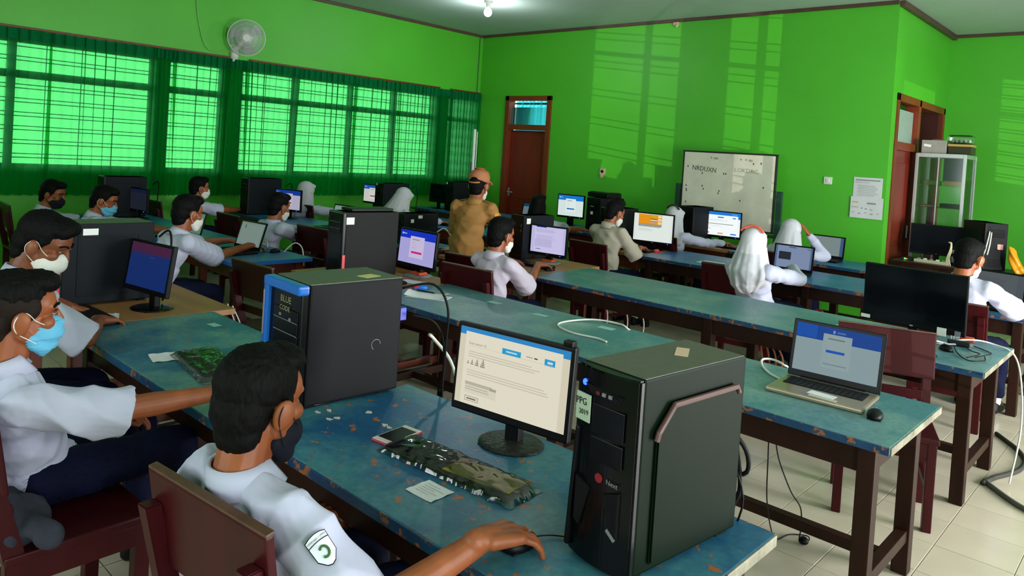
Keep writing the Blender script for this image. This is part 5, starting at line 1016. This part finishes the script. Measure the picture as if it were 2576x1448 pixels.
        def drape(a):
            x, y, z = a[:, 0]-hx, a[:, 1]-hy, a[:, 2]-hz; th = np.arctan2(x, y); k = np.clip((-z+.03)/.22, 0, 1)
            return .006*k*(1-2*np.abs(np.sin(th*6+z*1.5+hx*3)))+.0035*k*np.sin(th*15+z*3+hy)+.0015*np.sin(z*30+2*np.sin(th*3+hy))*k
        blob('veil', v, vc-.001 if vc > .009 else vc, HIJ, root, 3, .45, disp=drape, base=base)
        if band: 
            mb = MB(); pts = [hl(.100*math.sin(a), -.075, .040+.098*math.cos(a)) - base for a in [R(-58)+R(116)*k/14 for k in range(15)]]
            mb.tube(pts, .010, 8, smooth=2); mb.build('veil_band', mat('coral_band', (226, 92, 70), .6) if band == 'coral' else mat('dark_maroon_cloth', (70, 30, 44), .6), root, True, label='coral red band' if band == 'coral' else 'small dark maroon bow')
    else:
        h_ = MB()
        h_.ell(hl(0, -.024, .050), V((.083, .098, .086))*hs, rot=RH); h_.ell(hl(0, -.054, .000), V((.071, .064, .078))*hs, rot=RH); h_.ell(hl(0, -.056, -.052), V((.060, .046, .052))*hs, rot=RH)
        for s in (-1, 1): h_.ell(hl(s*.057, -.020, .044), V((.025, .050, .042))*hs, rot=RH); h_.cap(hl(s*.070, .012, .02), .011*hs, hl(s*.071, .010, -.008), .007*hs)
        if hair in ('short', 'long', 'quiff'): h_.ell(hl(0, .036, .098), V((.066, .054, .036))*hs, rot=RH)
        if hair == 'quiff': h_.ell(hl(0, .062, .098), V((.060, .036, .034))*hs, rot=RH); h_.ell(hl(.03, .055, .085), V((.045, .035, .03))*hs, rot=RH)
        if hair == 'spiky': h_.ell(hl(0, -.005, .110), V((.068, .075, .050))*hs, rot=RH); h_.ell(hl(0, .03, .112), V((.055, .05, .04))*hs, rot=RH)
        if hair == 'long':
            h_.cap(hl(0, -.05, .0), .085*hs, hl(0, -.075, -.14), .090*hs); h_.cap(hl(0, -.075, -.14), .090*hs, hl(.01, -.085, -.25), .075*hs)
            for s in (-1, 1): h_.cap(hl(s*.07, -.015, .01), .03*hs, hl(s*.085, -.03, -.20), .035*hs)
        hx, hy, hz = H
        def tuft(a):
            n = len(a); o_ = np.empty(n)
            for i in range(n): o_[i] = mnoise.noise(V(((a[i, 0]-hx)*110, (a[i, 1]-hy)*110, (a[i, 2]-hz)*45)))
            return .0035*o_
        vh = min(vb, .006) if vb < .006 else .008
        if hair == 'fade':
            h_.bm.free(); h_ = MB(); h_.ell(hl(0, -.020, .066), V((.079, .092, .072))*hs, rot=RH); h_.ell(hl(0, .036, .098), V((.066, .056, .036))*hs, rot=RH); h_.ell(hl(0, .060, .096), V((.058, .036, .033))*hs, rot=RH); h_.ell(hl(0, -.075, .045), V((.05, .045, .06))*hs, rot=RH)
            f_ = MB(); f_.ell(hl(0, -.024, .040), V((.0795, .0935, .080))*hs, rot=RH); f_.ell(hl(0, -.054, .000), V((.070, .060, .078))*hs, rot=RH); f_.ell(hl(0, -.054, -.045), V((.057, .044, .045))*hs, rot=RH)
            for s in (-1, 1): f_.ell(hl(s*.057, -.008, .030), V((.0215, .052, .045))*hs, rot=RH); f_.cap(hl(s*.069, .012, .02), .010*hs, hl(s*.070, .010, -.008), .006*hs)
            blob('cropped_sides', f_, .005, FADE, root, 2, .4, base=base)
        blob('hair', h_, vh, HAIR, root, 2, .4, disp=tuft if hair != 'cap' else None, base=base)
        if hair != 'cap':
            hob = root.children[-1]; me0 = hob.data; nS = 6500 if vb < .005 else (3000 if vb < .0075 else 1500); rs = random.Random(5); vs = []; fs = []
            npoly = len(me0.polygons); hd_ = RH @ V((0, -.35, -.45)); Lh = .030 if hair in ('quiff', 'spiky') else .022
            if hair == 'long': hd_ = V((0, 0, -2.2)); Lh = .06
            for _ in range(nS):
                po = me0.polygons[rs.randrange(npoly)]; p0 = po.center; nrm = po.normal
                dd = (nrm*(.9 if hair == 'spiky' else .55)+hd_+V((rs.uniform(-.35, .35), rs.uniform(-.35, .35), rs.uniform(-.3, .3)))).normalized(); w__ = dd.cross(nrm)
                if w__.length < .05: continue
                w__ = w__.normalized()*.0011; k0 = len(vs); tip = p0+dd*Lh*rs.uniform(.5, 1)-nrm*.001
                vs += [p0-nrm*.002-w__, p0-nrm*.002+w__, tip]; fs.append((k0, k0+1, k0+2))
            me1 = bpy.data.meshes.new('h'); me1.from_pydata([tuple(v) for v in vs], [], fs); bm_s = bmesh.new(); bm_s.from_mesh(me0); bm_s.from_mesh(me1); bm_s.to_mesh(me0); bm_s.free(); bpy.data.meshes.remove(me1)
        if kind == 'teacher':
            k_ = MB(); k_.ell(hl(0, -.016, .072), V((.093, .108, .076))*hs, rot=RH); k_.ell(hl(0, -.014, .046), V((.094, .108, .035))*hs, rot=RH); blob('cap_crown', k_, .008, CAPM, root, 3, base=base)
            k_ = MB(); k_.ell(hl(0, .06, .118), V((.055, .05, .035))*hs, rot=RH); k_.ell(hl(0, -.02, .145), V((.05, .06, .012))*hs, rot=RH); blob('cap_front_patch', k_, .008, CAPR, root, 2, base=base)
            k_ = MB(); k_.ell(hl(0, .125, .048), V((.070, .075, .010))*hs, rot=RH @ Euler((R(-14), 0, 0)).to_matrix()); blob('cap_peak', k_, .006, CAPM, root, 2, base=base)
            k_ = MB(); k_.ell(hl(0, -.112, .030), V((.038, .020, .034))*hs, rot=RH); blob('cap_rear_opening', k_, .006, HAIR, root, 1, base=base)
            k_ = MB(); k_.tube([hl(-.05, -.102, .018)-base, hl(-.02, -.128, .010)-base, hl(.02, -.128, .010)-base, hl(.05, -.102, .018)-base], .008, 8); k_.build('cap_strap', CAPM, root, True)
            for s in (-1, 1): B('shoulder_strap', tuple(Sh[(s+1)//2]+sp*.058-rt*s*.035-base), (.11, .040, .008), mat('khaki_strap', (150, 100, 48), .8), root, .004, (R(0), R(s*14), R(byaw)))
            mb = MB(); mb.ell(tuple(Sh[1]+rt*.058-up*.06-base), (.006, .03, .03)); mb.build('sleeve_patch', mat('orange_patch', (220, 140, 30), .7), root)
    # face covering
    if mask:
        MM = {'white': MWHITE, 'blue': MBLUE, 'black': MBLACK}[mask]; k_ = MB(); mz = maskz
        k_.ell(hl(0, .046, -.050+mz), V((.061, .073, .053))*hs, rot=RH); [k_.cap(hl(s*.046, .016, -.056+mz), .020*hs, hl(s*.026, .060, -.092+mz), .027*hs) for s in (-1, 1)]; k_.ell(hl(0, .062, -.085+mz), V((.046, .042, .030))*hs, rot=RH); k_.ell(hl(0, .070, -.024+mz), V((.034, .046, .026))*hs, rot=RH)
        RHI = np.array(RH.transposed()); Hn = np.array(H)
        def pleat(a):
            l = (a-Hn) @ RHI.T/hs; return .0016*np.sign(np.sin(l[:, 2]*190)) if mask == 'blue' else .001*np.sin(l[:, 2]*60)
        blob('mask', k_, min(vb, .006), MM, root, 3, .45, disp=pleat, base=base)
        for s in (-1, 1):
            mb = MB(); mb.tube([hl(s*.054, .066, -.026+mz)-base, hl(s*.072, .03, -.006+mz*.6)-base, hl(s*.082, .004, .020)-base, hl(s*.088, -.016, .018)-base, hl(s*.090, -.028, -.006)-base, hl(s*.084, -.018, -.034)-base, hl(s*.066, .02, -.062+mz)-base, hl(s*.052, .045, -.080+mz)-base], .0014*hs, 6); mb.build('mask_strap', STRAP if mask != 'black' else MBLACK, root, True)
    if eyes:
        for s in (-1, 1):
            mb = MB(); mb.ell(hl(s*.031, .0795, .008)-base, V((.0110, .0085, .0046))*hs, rot=RH, sub=3); o = mb.build('eye', mat('eye_white', (170, 158, 146), .3), root, True)
            mb = MB(); mb.ell(hl(s*.032, .0855, .007)-base, V((.0062, .0042, .0062))*hs, rot=RH, sub=2); mb.build('iris', EYEW, o, True)
            mb = MB(); mb.tube([hl(s*.018, .087, .013)-base, hl(s*.031, .090, .0165)-base, hl(s*.047, .080, .012)-base], .0028*hs, 6); mb.build('upper_eyelid', SKIND, root, True)
            mb = MB(); mb.tube([hl(s*.014, .0935, .030)-base, hl(s*.034, .0900, .037)-base, hl(s*.054, .074, .030)-base], .0040*hs, 6); mb.build('eyebrow', HAIR, root, True)
    root['head_yaw'] = hyaw
    return root, dict(H=H, RH=RH, hl=hl, N=N, Sh=Sh, arms=arms, base=base, rt=rt, fw=fw, sp=sp, bk=bk)

near = dict(vb=.0036, vc=.0065)
p1, k1 = person('boy in the foreground with black mask under his chin, hand on a mouse', (-1.640, .925, 1.050), 13, 6, 0, (-1.555, .95), 8, ((-1.86, 1.18, .60), (-1.168, 1.245, .792)), (None, (-1.255, .975, .675)), mask='black', maskz=-.022, hs=1.09, handdir=(None, (.12, 1, -.10)), curl=.42, eyes=False, hand=1.10, skin=SKIN, shoulders=.158, **near)
p2, k2 = person('boy in a blue surgical mask at the left edge, arm stretched along the table', (-2.66, .66, 1.095), -4, 2, 0, (-2.76, .75), -6, ((-2.95, 1.02, .62), (-2.475, 1.205, .79)), mask='blue', hs=1.07, handdir=(None, (.25, 1, -.18)), eyes=True, hair='fade', skin=SKIN, drop=(.03, .05), knees=((-2.98, 1.16, .53), (-2.66, 1.18, .56)), **near)
p3, k3 = person('boy in a white mask looking down at the left keyboard', (-3.56, .96, 1.185), -38, 24, 0, (-3.66, .80), -8, ((-4.15, 1.24, .775), (-3.80, 1.27, .775)), (None, (-3.42, 1.10, .79)), mask='white', eyes=True, hair='quiff', vb=.0055, vc=.008, skin=SKIND)
person('boy typing on a laptop at the bright blue table on the left', (-5.37, 2.36, 1.105), 8, 10, 0, (-5.46, 2.16), 3, ((-6.06, 3.02, .79), (-5.72, 3.04, .79)), (None, (-5.55, 2.68, .745)), mask='white', vb=.006, vc=.009, handdir=((.2, 1, -.12), (-.1, 1, -.12)))
person('boy in a black mask at the far left by the curtain', (-7.85, 2.17, 1.03), -42, 14, 0, (-7.95, 2.05), -20, ((-7.95, 2.6, .78), (-7.6, 2.6, .78)), mask='black', eyes=True, vb=.007)
person('boy in a light blue mask beside the dark computer at far left', (-7.07, 2.36, 1.04), -34, 18, 0, (-7.12, 2.20), -10, ((-7.25, 2.85, .78), (-6.95, 2.88, .78)), mask='blue', eyes=True, vb=.007)
person('boy in a white mask seen in profile before a computer by the window', (-8.60, 3.90, 1.045), -8, 4, 0, (-8.75, 3.75), -4, ((-8.93, 4.36, .78), (-8.66, 4.42, .78)), mask='white', vb=.007, eyes=True)
person('cropped haired boy stretching his arm to a laptop, second window row', (-6.33, 3.64, 1.045), 10, 12, 0, (-6.48, 3.60), 0, ((-6.8, 4.2, .78), (-6.72, 4.25, .78)), mask='white', vb=.007)
person('girl in a white veil sitting upright by the green curtain', (-8.27, 5.13, 1.025), 4, 10, 0, (-8.30, 5.10), 0, ((-8.35, 5.9, .78), (-8.05, 5.9, .78)), kind='hijab', long_sleeve=True, vb=.008)
person('girl in a white veil bowing her head in the third window row', (-7.07, 5.73, 1.045), 0, 30, 0, (-7.05, 5.52), 0, ((-7.2, 6.2, .78), (-6.9, 6.2, .78)), kind='hijab', long_sleeve=True, vb=.008)
person('teacher in khaki uniform and tan cap standing with the back turned', (-4.87, 4.83, 1.372), 20, 10, 0, (-4.90, 4.74), 24, ((-5.10, 5.08, .98), (-4.93, 5.14, .96)), kind='teacher', hair='cap', mask='white', shirt=KHAKI, stand=True, hs=1.06, shoulders=.160, vb=.008)
person('girl with long loose black hair before the white login monitor', (-5.84, 6.84, 1.075), 10, 4, 0, (-5.95, 6.82), 0, ((-6.1, 7.5, .78), (-5.7, 7.55, .78)), kind='girl', hair='long', vb=.008)
person('boy in a pale shirt holding a mouse before the lilac document monitor', (-3.755, 3.99, 1.08), 0, 10, 0, (-3.80, 3.93), 0, ((-4.18, 4.58, .79), (-3.945, 4.66, .79)), (None, (-3.66, 4.22, .70)), mask='white', vb=.0065, vc=.009, shirt=mat('lilac_white_cotton', (196, 184, 200), .8, var=.06, scale=6, bump=.1, bscale=22), handdir=(None, (.05, 1, -.1)))
person('boy in a cream shirt with cropped spiky hair seen from behind', (-4.295, 6.22, 1.155), -12, 22, 0, (-4.28, 6.08), 0, ((-4.50, 6.62, .79), (-4.22, 6.62, .79)), (None, (-4.07, 6.32, .74)), hair='spiky', mask='white', shirt=SHIRTC, vb=.007)
person('girl in a white veil with a dark bow reaching right to a keyboard', (-4.36, 7.53, 1.06), -10, 16, 0, (-4.33, 7.47), -6, ((-4.3, 8.0, .79), (-4.02, 8.08, .80)), (None, (-4.10, 7.80, .80)), kind='hijab', long_sleeve=True, vb=.007, band='maroon')
person('girl in a white veil with a coral red headband seen from behind', (-2.555, 5.67, 1.08), 2, 12, 0, (-2.60, 5.88), -10, ((-2.80, 6.5, .79), (-2.60, 6.58, .83)), (None, (-2.36, 6.16, .80)), kind='hijab', long_sleeve=True, vb=.007, vc=.009, band='coral', hs=1.08, handdir=(None, (-.15, 1, -.05)))
person('girl in a white veil raising her right hand to her head', (-3.02, 7.57, 1.06), -8, 12, 0, (-3.02, 7.50), 0, ((-3.1, 8.2, .79), (-2.875, 7.68, 1.04)), (None, (-2.72, 7.74, .84)), kind='hijab', long_sleeve=True, vb=.007, handdir=(None, (-.5, -.1, .9)))
person('boy at the right edge reaching across the blue table, seen from behind', (-1.13, 6.00, 1.165), -16, 18, 0, (-1.16, 6.08), -8, ((-1.3, 6.7, .79), (-.93, 6.70, .785)), (None, (-.88, 6.40, .80)), mask='white', vb=.0065, vc=.009)

# school badge on the sleeve of the foreground boy
S_, El, W_ = k1['arms'][1]; ax_ = (El-S_).normalized(); out_ = (k1['rt']*.93-k1['fw']*.30+V((0, 0, .15))); out_ = (out_-ax_*out_.dot(ax_)).normalized(); sd = ax_.cross(out_)
bc = S_+ax_*.105+out_*.079
def bp(u, v_, o=0): 
    a = u/.075; return bc+sd*(.075*math.sin(a))+out_*(.075*(math.cos(a)-1)+o)+ax_*v_-k1['base']
def badge_poly(pts, o, M, nm):
    mb = MB(); n = len(pts); c = (sum(p[0] for p in pts)/n, sum(p[1] for p in pts)/n)
    for i in range(n):
        a, b_ = pts[i], pts[(i+1) % n]; mb.poly([bp(c[0], c[1], o), bp(a[0], a[1], o), bp(b_[0], b_[1], o)])
    return mb.build(nm, M, p1)
shape = [(-.026, -.030), (-.013, -.0345), (0, -.036), (.013, -.0345), (.026, -.030), (.024, .018), (.010, .036), (0, .040), (-.010, .036), (-.024, .018)]
badge_poly(shape, .002, INK, 'badge_border'); badge_poly([(u*.93, v_*.94) for u, v_ in shape], .0032, mat('badge_white', (226, 228, 240), .7), 'badge_cloth')
mb = MB(); mb.tube([bp(-.024+.048*k/8, -.0145-.003*math.cos((k-4)*.35), .004) for k in range(9)], .0009, 5, smooth=0); mb.build('badge_line', INK, p1)
mb = MB(); mb.tube([bp(.009*math.cos(a), .008+.012*math.sin(a), .0045) for a in [R(40)+R(280)*k/12 for k in range(13)]], .0028, 6, smooth=0); mb.build('badge_emblem', mat('badge_green', (52, 96, 40), .7), p1)
Mb = Mx((sd, -ax_, out_)).transposed().to_4x4()
tx = text('badge_text', 'SMPN 1 NAYANU', .0062, INK, p1, (0, 0, 0), (0, 0, 0), extrude=0, sx=.95)
for v_ in tx.data.vertices: q = bp(v_.co.x, -.0235-v_.co.y-.35*v_.co.x**2*10*.1, .0046); v_.co = q
bpy.context.view_layer.update()
GR = {'chair': 'maroon wooden school chairs', 'table': 'classroom tables in rows', 'computer': 'desktop computers', 'monitor': 'computer monitors', 'laptop': 'open laptops', 'keyboard': 'computer keyboards', 'mouse': 'computer mice', 'person': 'students and teacher', 'cable': 'loose cables', 'paper': 'papers and notices', 'curtain rail': 'curtain rails'}
STUFF = ('keys', 'print', 'marker_spots', 'front_vents', 'clear_cups', 'wire_guard', 'front_grille')
for o in bpy.data.objects:
    c = o.get('category')
    if c in GR and not o.get('group'): o['group'] = GR[c]
    if o.name.split('.')[0] in STUFF: o['kind'] = 'stuff'
